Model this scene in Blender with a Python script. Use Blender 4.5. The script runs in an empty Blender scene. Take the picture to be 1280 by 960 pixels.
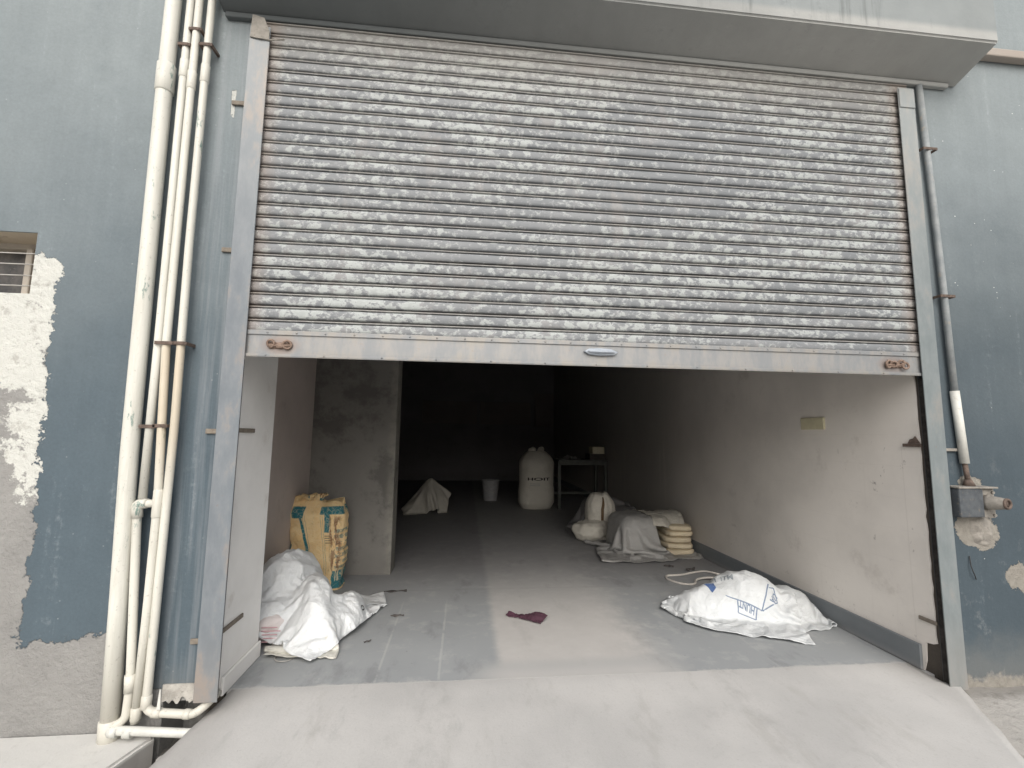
import bpy, bmesh, math, random
import numpy as np
from mathutils import Vector, Matrix, noise as mn
random.seed(7)
rng = np.random.default_rng(11)
SC = bpy.context.scene
COL = SC.collection
R = math.radians

# ------------------------------------------------------------------ shader DSL
class S:
    """a socket in a node tree with arithmetic"""
    def __init__(s, t, sock): s.t = t; s.k = sock
    def m(s, op, *a, clamp=False):
        n = s.t.nodes.new('ShaderNodeMath'); n.operation = op; n.use_clamp = clamp
        for i, v in enumerate((s,) + a):
            if isinstance(v, S): s.t.links.new(v.k, n.inputs[i])
            else: n.inputs[i].default_value = v
        return S(s.t, n.outputs[0])
    def __add__(s, o): return s.m('ADD', o)
    def __radd__(s, o): return s.m('ADD', o)
    def __sub__(s, o): return s.m('SUBTRACT', o)
    def __rsub__(s, o): return (s * -1.0) + o
    def __mul__(s, o): return s.m('MULTIPLY', o)
    def __rmul__(s, o): return s.m('MULTIPLY', o)
    def __truediv__(s, o): return s.m('DIVIDE', o)
    def max(s, o): return s.m('MAXIMUM', o)
    def min(s, o): return s.m('MINIMUM', o)
    def floor(s): return s.m('FLOOR')
    def frac(s): return s.m('FRACT')
    def abs(s): return s.m('ABSOLUTE')
    def step(s, a, b):           # smoothstep from a to b
        n = s.t.nodes.new('ShaderNodeMapRange'); n.interpolation_type = 'SMOOTHSTEP'
        s.t.links.new(s.k, n.inputs[0])
        if a <= b: v = (a, b, 0.0, 1.0)
        else: v = (b, a, 1.0, 0.0)
        for i, q in enumerate(v): n.inputs[i + 1].default_value = q
        return S(s.t, n.outputs[0])

class M:
    """material builder"""
    def __init__(m, name, rough=.8, metal=0., spec=.3):
        m.mat = bpy.data.materials.new(name); m.mat.use_nodes = True
        m.t = m.mat.node_tree; m.b = m.t.nodes['Principled BSDF']
        m.b.inputs['Roughness'].default_value = rough; m.b.inputs['Metallic'].default_value = metal
        m.b.inputs['Specular IOR Level'].default_value = spec
        m._p = None
    def pos(m):
        if not m._p:
            g = m.t.nodes.new('ShaderNodeNewGeometry'); sp = m.t.nodes.new('ShaderNodeSeparateXYZ')
            m.t.links.new(g.outputs['Position'], sp.inputs[0])
            m._p = [S(m.t, sp.outputs[i]) for i in range(3)]
        return m._p
    def uv(m):
        g = m.t.nodes.new('ShaderNodeTexCoord'); sp = m.t.nodes.new('ShaderNodeSeparateXYZ')
        m.t.links.new(g.outputs['UV'], sp.inputs[0]); return [S(m.t, sp.outputs[i]) for i in range(2)]
    def vec(m, x, y, z):
        n = m.t.nodes.new('ShaderNodeCombineXYZ')
        for i, v in enumerate((x, y, z)):
            if isinstance(v, S): m.t.links.new(v.k, n.inputs[i])
            else: n.inputs[i].default_value = v
        return n.outputs[0]
    def noise(m, scale, detail=4, rough=.55, sx=1, sy=1, sz=1, off=0., vec=None, dist=0.):
        n = m.t.nodes.new('ShaderNodeTexNoise')
        n.inputs['Scale'].default_value = scale; n.inputs['Detail'].default_value = detail
        n.inputs['Roughness'].default_value = rough; n.inputs['Distortion'].default_value = dist
        if vec is None:
            x, y, z = m.pos(); vec = m.vec(x * sx + off, y * sy + off, z * sz)
        m.t.links.new(vec, n.inputs['Vector'])
        return S(m.t, n.outputs[0])
    def voro(m, scale, feature='F1', sx=1, sy=1, sz=1, vec=None):
        n = m.t.nodes.new('ShaderNodeTexVoronoi'); n.feature = feature
        n.inputs['Scale'].default_value = scale
        if vec is None:
            x, y, z = m.pos(); vec = m.vec(x * sx, y * sy, z * sz)
        m.t.links.new(vec, n.inputs['Vector'])
        return S(m.t, n.outputs[0])
    def mix(m, f, a, b):
        n = m.t.nodes.new('ShaderNodeMix'); n.data_type = 'RGBA'
        for i, v in ((0, f), (6, a), (7, b)):
            if isinstance(v, S): m.t.links.new(v.k, n.inputs[i])
            elif i == 0: n.inputs[i].default_value = v
            else: n.inputs[i].default_value = (*v, 1)
        return S(m.t, n.outputs[2])
    def scale(m, c, f):      # colour times a factor
        n = m.t.nodes.new('ShaderNodeMix'); n.data_type = 'RGBA'; n.blend_type = 'MULTIPLY'
        n.inputs[0].default_value = 1
        if isinstance(c, S): m.t.links.new(c.k, n.inputs[6])
        else: n.inputs[6].default_value = (*c, 1)
        m.t.links.new(m.vec(f, f, f), n.inputs[7])
        return S(m.t, n.outputs[2])
    def color(m, c):
        if isinstance(c, S): m.t.links.new(c.k, m.b.inputs['Base Color'])
        else: m.b.inputs['Base Color'].default_value = (*c, 1)
        return m
    def rough(m, r): m.t.links.new(r.k, m.b.inputs['Roughness']); return m
    def bump(m, h, strength=.3, dist=.01):
        n = m.t.nodes.new('ShaderNodeBump'); n.inputs['Strength'].default_value = strength
        n.inputs['Distance'].default_value = dist
        m.t.links.new(h.k, n.inputs['Height']); m.t.links.new(n.outputs[0], m.b.inputs['Normal']); return m

# ------------------------------------------------------------------ materials
MAT = {}
def mat_facade():
    m = M('painted_plaster', .85, spec=.2); x, y, z = m.pos()
    n1 = m.noise(1.1, 5); n2 = m.noise(8, 8, .65); n3 = m.noise(30, 6, .7)
    st = m.noise(1.0, 6, .6, 16, 16, .7)
    flare_wash = (z + (n1 - .5) * 1.6).step(.9, 4.3)  # flare wash put into the paint colour, paler with height
    paint = m.mix(flare_wash, (.080, .106, .126), (.238, .268, .278))
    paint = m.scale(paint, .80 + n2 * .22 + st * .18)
    paint = m.mix((st * .6 + n3 * .5).step(.62, .78) * .22, paint, (.42, .46, .48))      # chalky runs
    paint = m.mix(m.noise(3.2, 9, .72, off=4.).step(.60, .74) * .25, paint, (.33, .37, .38))
    paint = m.mix(m.noise(2.3, 7, .7, off=9.).step(.56, .80) * .25, paint, (.080, .102, .118))
    grain = m.noise(70, 4, .7); paint = m.scale(paint, .86 + grain * .28)
    rt = x.step(1.9, 2.1) * (z + (n1 - .5) * 1.2).step(3.4, 2.0); paint = m.scale(paint, 1.0 - rt * .26)
    paint = m.mix(x.step(1.9, 2.1) * (m.noise(5, 8, .75, 1, 1, .8, off=44.).step(.56, .70) * (z + (n1 - .5) * .8).step(1.5, .6)) * .35, paint, (.30, .31, .31))
    paint = m.mix((x + 2.0).abs().step(.16, .06) * m.noise(1.0, 7, .65, 26, 1, .9, off=23.).step(.42, .66) * .26, paint, (.34, .355, .375))
    paint = m.mix((z + (n2 - .5) * .3).step(.32, .02) * .35, paint, (.22, .215, .20))
    spk = m.voro(17, sx=1, sz=1.25) + (n3 - .5) * .06; paint = m.mix(spk.step(.085, .05) * m.noise(5, 2, off=31.).step(.55, .62) * (x.step(-1, 2) * .7 + .2), paint, (.62, .64, .62))
    # flaked field on the left, bare base, patches on the right
    rag = (n2 - .5) * .22 + (n3 - .5) * .10 + (n1 - .5) * .05
    d1 = (x * -1.0 - 2.765 + rag + (z * -.012)).step(-.004, .004)
    d1 = d1 * (2.30 - z + rag * 1.2 + (x + 2.85) * -.35).step(-.004, .004)
    d2 = (.365 - z + rag * .9 + (x + 2.5) * .1).step(-.006, .006) * (x * -1.0 - 2.28).step(-.02, .02)
    d3 = (.115 - z + rag * .25).step(-.006, .006) * (x * -1.0 - 1.8).step(0, .02)
    def blob(cx, cz, rx, rz, k=1.1):
        rag2 = (m.noise(11, 6, .7, off=cx * 7) - .5) * .5 + rag
        q = ((x - cx) / rx) * ((x - cx) / rx) + ((z - cz) / rz) * ((z - cz) / rz)
        return (1.0 - q + rag2 * k * 5).step(-.04, .04)
    d4 = blob(2.595, .845, .10, .115).max(blob(2.50, .885, .10, .13)).max(blob(2.80, .57, .085, .085)).max(blob(2.52, 1.135, .09, .05))
    d4 = d4.max((.02 - z + rag * .8).step(-.02, .03) * x.step(1.9, 2.0))
    d5 = (x * -1.0 - 1.985 + rag * .08).step(.0, .004) * (x + 2.012 + rag * .07).step(0, .004) * (z - 3.18 + rag).step(0, .01) * (3.36 - z + rag).step(0, .01)
    sc1 = m.noise(2.2, 9, .75, 1, 1, 1, off=17.).step(.672, .69) * .6 * z.step(3.6, 2.6)
    bare = d1.max(d2).max(d3).max(d4).max(sc1 * .6).max(d5 * .8)
    cem = (m.noise(2.0, 10, .74, off=2.6) + (.88 - z.step(.45, 1.3)) * .24).step(.510, .545)
    white = m.mix(m.noise(14, 7, .75, off=6.).step(.54, .66), (.58, .585, .55), (.44, .435, .405))
    cement = m.mix(m.noise(4.5, 8, .7, off=12.), (.34, .335, .322), (.20, .197, .192))
    cement = m.mix(m.noise(2.4, 3, .5, off=3.3).step(.56, .70) * z.step(.80, .42) * .75, cement, (.11, .11, .11))
    barec = m.mix(cem, white, cement)
    barec = m.mix(d4, barec, m.mix(n3, (.17, .155, .135), (.34, .325, .29)))
    col = m.mix(bare, paint, barec)
    reveal = m.mix(n2, (.46, .40, .32), (.55, .49, .40))
    col = m.mix(y.step(.066, .075) * x.step(-2.5, -2.6), col, reveal)
    col = m.mix(y.step(.064, .070) * x.step(-2.0, -1.95) * z.step(3.82, 3.80), col, m.mix(n3, (.055, .048, .042), (.11, .095, .08)))  # shade of the gap behind the rails painted onto the opening's sides
    h = bare * -.6 + n3 * (.10 + bare * .7) + n2 * .15
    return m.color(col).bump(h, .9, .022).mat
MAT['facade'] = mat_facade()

def mat_soffit():
    m = M('canopy_concrete', .9, spec=.15); x, y, z = m.pos()
    n = m.noise(3, 6, .6); n2 = m.noise(18, 6, .7); s = m.noise(1, 5, .6, 9, 1.2, 9)
    c = m.mix(x.step(-1.8, 2.2), (.12, .132, .136), (.36, .365, .355))  # flare brightening painted in towards the right end
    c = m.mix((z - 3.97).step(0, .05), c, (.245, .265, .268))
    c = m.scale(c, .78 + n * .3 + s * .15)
    c = m.mix(m.noise(1, 6, .65, 11, 2, .8, off=5.).step(.55, .70) * z.step(3.9, 4.0) * .5, c, (.12, .13, .13))
    c = m.mix((n2 * .5 + n * .5).step(.55, .7) * .35, c, (.10, .105, .11))
    return m.color(c).bump(n2 + n, .35, .006).mat
MAT['soffit'] = mat_soffit()

def mat_inner(name, base, dark, rough=.85, courses=True, far=True):
    m = M(name, rough, spec=.2); x, y, z = m.pos()
    n = m.noise(1.4, 6, .6, off=3.); n2 = m.noise(9, 7, .65); n3 = m.noise(45, 4, .6)
    c = m.mix(n.step(.35, .72), base, tuple(b * .86 for b in base))
    c = m.mix(m.noise(3.3, 8, .7, off=8.).step(.57, .72) * .5, c, dark)
    c = m.mix(m.noise(7, 8, .75, 1, .35, 1, off=14.).step(.66, .76) * .35, c, tuple(b * .5 for b in base))
    if not courses and not far: c = m.mix((y + (n2 - .5) * .05 + (n3 - .5) * .02).step(.115, .085) * x.step(-2, -1.95) * .8, c, (.22, .175, .14))
    if name == 'sooty_plaster': c = m.mix(m.noise(2.6, 8, .7, off=71.).step(.50, .64) * .55, c, (.075, .072, .068)); c = m.mix((x + 1.33).step(-.10, -.02) * n2.step(.3, .6) * .35, c, (.33, .32, .27))
    if courses:
        f = (z / .205 + (n - .5) * .10).frac(); ln = f.step(.02, .0).max(f.step(.98, 1.0))
        c = m.mix(ln * .16 * n2.step(.35, .6), c, dark)
    if far: c = m.mix(y.step(1.1, 4.8) * .80, c, tuple(b * .30 for b in base))  # light falloff into the room painted as a darker base
    if far:
        mk = m.noise(13, 6, .75, 1, 1, .6, off=41.).step(.63, .67) * (y - .38).abs().step(.5, .1) * (z - 1.0).abs().step(.5, .2); c = m.mix(mk * .6, c, (.17, .145, .13))
        c = m.mix((y - .205 + (n2 - .5) * .01).abs().step(.006, .002) * .22 * z.step(1.4, 1.35), c, dark)
        sp = m.noise(20, 7, .7, 1, 1, 1, off=51.).step(.60, .68) * (z + (n - .5) * .4).step(.55, .15); c = m.mix(sp * .35, c, (.25, .22, .20))
        c = m.mix(m.noise(1.0, 5, .6, 1, 8, .5, off=61.).step(.60, .74) * .30, c, dark)
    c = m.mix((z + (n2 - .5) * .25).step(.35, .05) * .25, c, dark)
    return m.color(c).bump(n2 * .6 + n3 * .4, .25, .006).mat
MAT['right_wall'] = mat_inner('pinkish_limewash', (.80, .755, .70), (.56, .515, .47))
MAT['jamb'] = mat_inner('jamb_limewash', (.84, .835, .82), (.55, .52, .48), courses=False, far=False)
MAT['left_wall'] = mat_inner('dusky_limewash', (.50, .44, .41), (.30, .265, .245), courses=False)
MAT['partition'] = mat_inner('sooty_plaster', (.20, .193, .18), (.095, .092, .088), courses=False, far=False)
MAT['back_wall'] = mat_inner('dark_plaster', (.22, .21, .215), (.07, .065, .065), courses=False, far=False)
def mat_base():
    m = M('grey_skirting_paint', .75); n = m.noise(6, 6, .65)
    z = m.pos()[2]
    c = m.mix(n, (.145, .16, .172), (.21, .225, .235)); c = m.mix((z + n * .06).step(.085, .02) * .5, c, (.34, .33, .32))
    return m.color(c).bump(n, .2, .006).mat
MAT['skirting'] = mat_base()

def mat_floor():
    m = M('worn_concrete_floor', .75, spec=.25); x, y, z = m.pos()
    n1 = m.noise(1.3, 6, .6); n2 = m.noise(6, 8, .68); n3 = m.noise(60, 5, .7)
    sw = m.noise(2.4, 7, .65, 1.6, .7, 1, off=5.)
    grey = m.mix(n1, (.255, .270, .280), (.345, .357, .363))
    grey = m.mix(n2.step(.5, .68) * .5, grey, (.40, .405, .405))
    grey = m.mix(sw.step(.54, .68) * .45, grey, (.17, .175, .182))
    dust = m.mix(n2, (.43, .412, .395), (.54, .525, .505))
    dust = m.mix(sw.step(.55, .72) * .30, dust, (.32, .305, .295))
    w = (n2 - .5) * .24 + (n1 - .5) * .12
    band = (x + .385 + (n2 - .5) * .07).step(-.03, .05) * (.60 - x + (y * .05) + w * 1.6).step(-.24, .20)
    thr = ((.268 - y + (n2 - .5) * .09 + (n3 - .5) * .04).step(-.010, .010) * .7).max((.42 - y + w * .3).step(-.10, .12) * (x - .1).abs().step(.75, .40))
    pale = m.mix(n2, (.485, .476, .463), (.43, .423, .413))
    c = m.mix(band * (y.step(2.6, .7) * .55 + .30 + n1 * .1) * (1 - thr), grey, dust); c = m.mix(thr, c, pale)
    # pale joints between the slabs on the left
    for jx, wd, k in ((-1.093, .010, .32), (-.735, .011, .36), (1.35, .01, .12)):
        j = (x - jx + (n2 - .5) * .02).abs().step(wd, wd * .3) * y.step(1.75, 1.2) * (1 - thr)
        c = m.mix(j * k * n2.step(.38, .52), c, (.50, .50, .49))
    c = m.mix(((y - 1.83 + (n2 - .5) * .06).abs()).step(.03, .005) * .18 * n2.step(.4, .6), c, (.16, .155, .15))
    # scuffs and a darker purple-brown tone deeper in
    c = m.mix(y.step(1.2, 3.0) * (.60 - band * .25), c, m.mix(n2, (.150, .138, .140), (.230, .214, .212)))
    sc = m.noise(5, 9, .8, 2.6, .8, 1, off=21.); c = m.mix(sc.step(.655, .70) * .75, c, (.10, .095, .095))
    fine = m.noise(38, 3, .6, 1, 1, 1, off=2.); c = m.mix(fine.step(.68, .74) * .35, c, (.12, .115, .11))
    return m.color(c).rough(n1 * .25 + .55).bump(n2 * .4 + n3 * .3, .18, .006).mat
MAT['floor'] = mat_floor()

def mat_ramp():
    m = M('pale_ramp_concrete', .85, spec=.2); x, y, z = m.pos()
    n1 = m.noise(1.2, 6, .6); n2 = m.noise(7, 8, .7, 1.3, .8); n3 = m.noise(70, 6, .75)
    c = m.mix(n1.step(.3, .7), (.505, .497, .484), (.425, .42, .412))
    c = m.mix(n2.step(.55, .72) * .45, c, (.36, .35, .34))
    c = m.mix(m.noise(3.5, 8, .7, 2.2, .6, off=7.).step(.58, .70) * .30, c, (.30, .30, .295))
    c = m.mix(m.noise(26, 4, .7, off=3.).step(.68, .76) * .40, c, (.20, .19, .18))
    c = m.mix(m.noise(90, 2, .5).step(.55, .75) * .18, c, (.27, .26, .25))
    for tx in (-.75, .95): c = m.mix((x - tx + (n1 - .5) * .25).abs().step(.16, .05) * n2.step(.42, .62) * .22, c, (.27, .265, .26))
    c = m.mix(m.noise(1.3, 8, .7, 3.2, 1, 1, off=37.).step(.54, .66) * .32, c, (.33, .318, .30))
    c = m.mix(m.noise(3.2, 10, .8, 1, 2.5, 1, off=47.).step(.62, .70) * .35, c, (.24, .232, .22))
    e = (x + 1.87).step(.28, .0).max((2.2 - x + (n2 - .5) * .3).step(.30, .0)) * .40
    c = m.mix(e, c, (.30, .285, .27))
    return m.color(c).bump(n2 * .5 + n3 * .5, .4, .008).mat
MAT['ramp'] = mat_ramp()
def mat_ground():
    m = M('dusty_ground', .95, spec=.1); n1 = m.noise(1.5, 7, .65); n2 = m.noise(16, 8, .75)
    x, y, z = m.pos()
    c = m.mix(n1, (.36, .345, .325), (.46, .445, .42)); c = m.mix(n2.step(.5, .66) * .5, c, (.25, .235, .215))
    gap = x.step(-2.12, -2.06) * x.step(-1.7, -1.8); c = m.mix(gap * .75, c, m.mix(n2, (.10, .095, .088), (.30, .285, .265)))
    c = m.mix((y + (n2 - .5) * .12).step(-.10, .02) * .55, c, (.16, .15, .135))
    return m.color(c).bump(n2 + n1, .7, .02).mat
MAT['ground'] = mat_ground()
def mat_slab():
    m = M('pavement_concrete', .9, spec=.15); n1 = m.noise(2, 7, .65, off=3.); n2 = m.noise(14, 8, .75)
    x, y, z = m.pos()
    c = m.mix(n1, (.60, .59, .565), (.50, .495, .475)); c = m.mix(n2.step(.54, .68) * .35, c, (.36, .35, .33))
    c = m.mix((z + n2 * .02).step(-.075, -.09) * .7, c, (.22, .21, .20))
    return m.color(c).bump(n2, .4, .01).mat
MAT['slab'] = mat_slab()

def mat_curtain():
    m = M('flaking_shutter_paint', .55, .0, .45); x, y, z = m.pos()
    Z0, P = 1.946, .0742
    k = ((z - Z0) / P).floor(); fz = ((z - Z0) / P).frac()
    v = m.vec(x * 1.0 + (k * 3.71).frac() * 5.0, k * 1.37, z * 1.7)
    v2 = m.vec(x * 1.25 + (k * 1.77).frac() * 3.0, k * 2.1, z * 1.7)
    v3 = m.vec(x + k * .77, k * .9, z * 1.6)
    big = m.noise(2.3, 3, .5, vec=v); mid = m.noise(17, 9, .66, vec=v2, dist=.25); fin = m.noise(60, 6, .7, vec=v3)
    reg = m.noise(.75, 2, .5, 1, 1, 1.3, off=11.)
    q = big * .20 + mid * .78 + fin * .26 + (reg - .5) * .26
    bare = q.step(.648, .660)
    thin = q.step(.595, .63)
    old = m.mix(m.noise(2.1, 6, .7, vec=v3).step(.3, .7), (.148, .160, .172), (.195, .203, .213))
    old = m.mix(m.noise(5, 5, .7, 1, 1, .5, off=3.).step(.52, .66) * .55, old, (.275, .265, .258))
    lilac = m.mix(fin, (.290, .295, .302), (.235, .243, .255))
    pale = m.mix(mid.step(.4, .7), (.40, .425, .418), (.30, .32, .318))
    c = m.mix(thin * .55, old, lilac); c = m.mix(bare, c, pale)
    c = m.mix((fz - .81).abs().step(.060, .045) * .60, c, m.mix(mid, (.35, .335, .31), (.25, .225, .20)))
    joint_shade = (fz - .717).abs().step(.026, .014).max((fz - .937).abs().step(.066, .050)); c = m.mix(joint_shade * .9, c, (.055, .050, .046))  # shade in the slat grooves painted as dark lines
    c = m.mix(fin.step(.70, .76) * .5, c, (.17, .15, .135))
    c = m.mix((z + (reg - .5) * .5).step(3.35, 3.85) * .60, c, m.mix(mid, (.21, .20, .185), (.30, .285, .26)))
    edge = (x + 1.80).step(.10, .0).max((2.20 - x).step(.08, 0)); c = m.mix(edge * .35, c, (.27, .20, .155))
    h = bare * -.5 + mid * .25
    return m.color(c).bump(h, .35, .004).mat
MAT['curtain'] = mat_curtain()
def mat_bar():
    m = M('weathered_steel_plate', .5, .25, .4); x, y, z = m.pos()
    n = m.noise(2.2, 6, .65); n2 = m.noise(9, 8, .7, 1, 1, .35); n3 = m.noise(50, 4, .6)
    c = m.mix(n2.step(.38, .62), (.215, .225, .235), (.275, .27, .262))
    c = m.mix((n2 * .6 + n * .4 + (z - 1.87).abs() * 2.0).step(.56, .70) * .35, c, (.27, .245, .205))
    c = m.mix(n3.step(.62, .72) * .35, c, (.26, .20, .16))
    for cx in (-1.63, 2.03):
        dd = ((x - cx) * (x - cx) + (z - 1.868) * (z - 1.868) * 4.0); c = m.mix(dd.step(.016, .001) * (.35 + n2 * .4), c, (.24, .17, .14))
    return m.color(c).bump(n2 * .5 + n3 * .3, .2, .004).mat
MAT['bar'] = mat_bar()
def mat_rail(name, a, b, rustk):
    m = M(name, .55, .1, .35); x, y, z = m.pos()
    n = m.noise(2.4, 6, .65, 1, 1, .5); n2 = m.noise(12, 8, .7, 1, 1, .4)
    c = m.mix(n2.step(.3, .7), a, b)
    c = m.mix((n * .5 + n2 * .5).step(.48, .62) * rustk, c, (.34, .24, .165))
    c = m.mix(m.noise(35, 4, .6).step(.64, .72) * .4, c, (.20, .15, .12))
    c = m.mix((z + (n2 - .5) * .3).step(.45, .05) * .35, c, (.28, .26, .24))
    c = m.mix(z.step(2.0, 3.8) * .30, c, (.50, .51, .50))
    return m.color(c).bump(n2, .2, .004).mat
MAT['rail'] = mat_rail('grey_blue_channel', (.148, .168, .188), (.20, .218, .235), .5)
MAT['rail_clean'] = mat_rail('grey_green_channel', (.155, .180, .187), (.205, .228, .234), .25)
def mat_simple(name, a, b, scale=12, rough=.7, metal=0., bump=.2, dark=None, spec=.3):
    m = M(name, rough, metal, spec); n = m.noise(scale, 6, .65); c = m.mix(n.step(.3, .7), a, b)
    if dark: c = m.mix(m.noise(scale * 2.3, 7, .7, off=4.).step(.56, .68) * .6, c, dark)
    return m.color(c).bump(n, bump, .004).mat
MAT['rust'] = mat_simple('rusty_iron', (.16, .11, .085), (.27, .20, .16), 40, .85, .1, .5, (.12, .075, .055))
MAT['lug'] = mat_simple('dusty_rusty_bar', (.16, .138, .115), (.24, .212, .175), 40, .85, .05, .4, (.16, .11, .08))
MAT['groove_shade'] = mat_simple('channel_shade_black', (.020, .018, .017), (.05, .044, .04), 30, .9, 0, .4)  # near-black colour standing in for shade inside the rail channels
MAT['lip'] = mat_simple('crumbling_plaster', (.30, .285, .26), (.46, .44, .405), 30, .9, 0, .6, (.16, .15, .135))
MAT['dark_rust'] = mat_simple('dark_rusty_iron', (.085, .065, .055), (.16, .12, .10), 40, .85, .1, .5)
MAT['handle'] = mat_simple('grey_blue_handle', (.30, .34, .39), (.38, .41, .45), 20, .5, .2, .2)
def mat_pvc(name, tint, moss, stain):
    m = M(name, .45, 0, .4); x, y, z = m.pos()
    n = m.noise(7, 6, .65, 1, 1, .25); n2 = m.noise(24, 6, .7, 1, 1, .3)
    c = m.mix(n.step(.3, .7), tint, tuple(t * .88 for t in tint))
    c = m.mix((n2 + (n - .5) * .6).step(.63, .70) * moss, c, (.10, .19, .17))
    c = m.mix((n * .6 + .35).step(.45, .62) * z.step(1.858, 1.845) * z.step(1.0, 1.45) * stain, c, (.47, .36, .22))
    c = m.mix((z + (n - .5) * .4).step(.45, -.1) * .5, c, (.46, .43, .37))
    c = m.mix(m.noise(60, 3).step(.62, .72) * .35, c, (.22, .21, .18)); c = m.mix(m.noise(3, 7, .7, 5, 5, .35, off=8.).step(.52, .66) * .35, c, (.40, .385, .33))
    return m.color(c).bump(n2, .1, .003).mat
MAT['pvc'] = mat_pvc('cream_pvc', (.64, .635, .58), .75, .0)
MAT['pvc_stained'] = mat_pvc('stained_cream_pvc', (.63, .62, .56), .8, .5)
MAT['pvc_white'] = mat_simple('white_pvc', (.60, .60, .56), (.50, .50, .47), 14, .5, 0, .1, (.42, .40, .36))
MAT['grey_rod'] = mat_simple('painted_conduit', (.20, .22, .23), (.30, .315, .32), 9, .6, 0, .2, (.34, .30, .25))
MAT['gear_dark'] = mat_simple('dark_gear_housing', (.060, .068, .078), (.10, .11, .12), 18, .6, .2, .3, (.19, .16, .13))
MAT['gear_pale'] = mat_simple('dusty_cast_iron', (.20, .188, .17), (.31, .29, .26), 22, .75, .15, .5, (.14, .12, .10))
def mat_sack(name, base, dirt, k=.35, weave=True, trans=.12, rough=.5):
    m = M(name, rough, 0, .35); u, v = m.uv()
    n = m.noise(5, 7, .65, off=2.); n2 = m.noise(22, 7, .7)
    c = m.mix(n.step(.42, .75) * k, base, dirt); c = m.mix(n2.step(.58, .72) * k * .7, c, dirt)
    h = n2 * .35 + n * .3
    if weave:
        w = ((u * 330).m('SINE') * (v * 330).m('SINE')); h = h + w * .05
    cr = m.noise(13, 6, .6, off=13., dist=1.2); h = h + (cr - .5).abs().step(.0, .12) * .55
    m.color(c).bump(h, .55, .008)
    tr = m.t.nodes.new('ShaderNodeBsdfTranslucent'); mx = m.t.nodes.new('ShaderNodeMixShader')
    m.t.links.new(c.k, tr.inputs[0]); mx.inputs[0].default_value = trans
    m.t.links.new(m.b.outputs[0], mx.inputs[1]); m.t.links.new(tr.outputs[0], mx.inputs[2])
    m.t.links.new(mx.outputs[0], m.t.nodes['Material Output'].inputs[0])
    return m.mat
MAT['sack'] = mat_sack('white_woven_sack', (.67, .695, .71), (.50, .50, .485))
MAT['sack_bright'] = mat_sack('bright_woven_sack', (.80, .825, .84), (.66, .66, .645))
MAT['sack_cream'] = mat_sack('offwhite_woven_sack', (.72, .71, .65), (.50, .47, .41), .5)
MAT['sack_old'] = mat_sack('dingy_woven_sack', (.56, .535, .475), (.36, .34, .30), .5)
MAT['sheet'] = mat_sack('grey_plastic_sheet', (.40, .395, .385), (.26, .25, .24), .5, False, .2, .38)
MAT['sheet_dark'] = mat_sack('dark_plastic_sheet', (.20, .195, .195), (.13, .125, .12), .5, False, .1, .45)
MAT['cream_bag'] = mat_sack('cream_paper_bag', (.68, .59, .43), (.50, .42, .31), .7, False, 0, .7)
MAT['pink_bag'] = mat_sack('pale_pink_bag', (.66, .61, .60), (.52, .46, .45), .4, False, 0, .6)
MAT['rag'] = mat_sack('maroon_rag', (.070, .028, .045), (.038, .018, .026), .6, True, 0, .9)
MAT['debris'] = mat_simple('dark_scrap', (.05, .045, .045), (.11, .10, .095), 40, .9)
MAT['ink_blue'] = mat_simple('blue_print', (.13, .18, .27), (.20, .25, .34), 60, .6)
MAT['ink_deep'] = mat_simple('deep_blue_print', (.06, .11, .26), (.10, .16, .32), 60, .6)
MAT['ink_grey'] = mat_simple('grey_print', (.20, .23, .26), (.30, .33, .35), 60, .6)
MAT['ink_black'] = mat_simple('black_print', (.03, .03, .032), (.05, .05, .05), 60, .6)
MAT['ink_pink'] = mat_simple('pink_print', (.55, .30, .33), (.60, .40, .42), 60, .6)
MAT['tape'] = mat_simple('brown_tape', (.095, .058, .030), (.13, .08, .042), 25, .5)
MAT['rope'] = mat_simple('pale_rope', (.56, .53, .49), (.44, .42, .39), 60, .8)
MAT['red_bit'] = mat_simple('dusty_red_plastic', (.26, .07, .075), (.33, .10, .10), 40, .7)
MAT['bench'] = mat_simple('dull_green_steel', (.065, .07, .065), (.10, .105, .095), 8, .6, .2)
MAT['carton'] = mat_simple('pale_carton', (.52, .48, .36), (.60, .55, .42), 10, .8)
MAT['carton_dark'] = mat_simple('dark_carton', (.05, .046, .042), (.08, .07, .062), 10, .8)
MAT['bucket'] = mat_simple('dull_white_plastic', (.33, .33, .34), (.25, .25, .26), 12, .5)
MAT['plate'] = mat_simple('yellowed_plastic', (.64, .60, .42), (.57, .52, .36), 16, .5, 0, .1)
MAT['glass'] = mat_simple('dusty_glass', (.050, .050, .052), (.13, .12, .112), 7, .25, 0, .1, (.20, .18, .165), .5)
MAT['louvre'] = mat_simple('grubby_louvre', (.16, .15, .14), (.27, .25, .235), 12, .6)
MAT['winframe'] = mat_simple('beige_window_frame', (.44, .40, .35), (.36, .33, .29), 12, .7)
MAT['wire'] = mat_simple('thin_grey_wire', (.42, .41, .39), (.34, .33, .31), 20, .5, .3)
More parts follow.
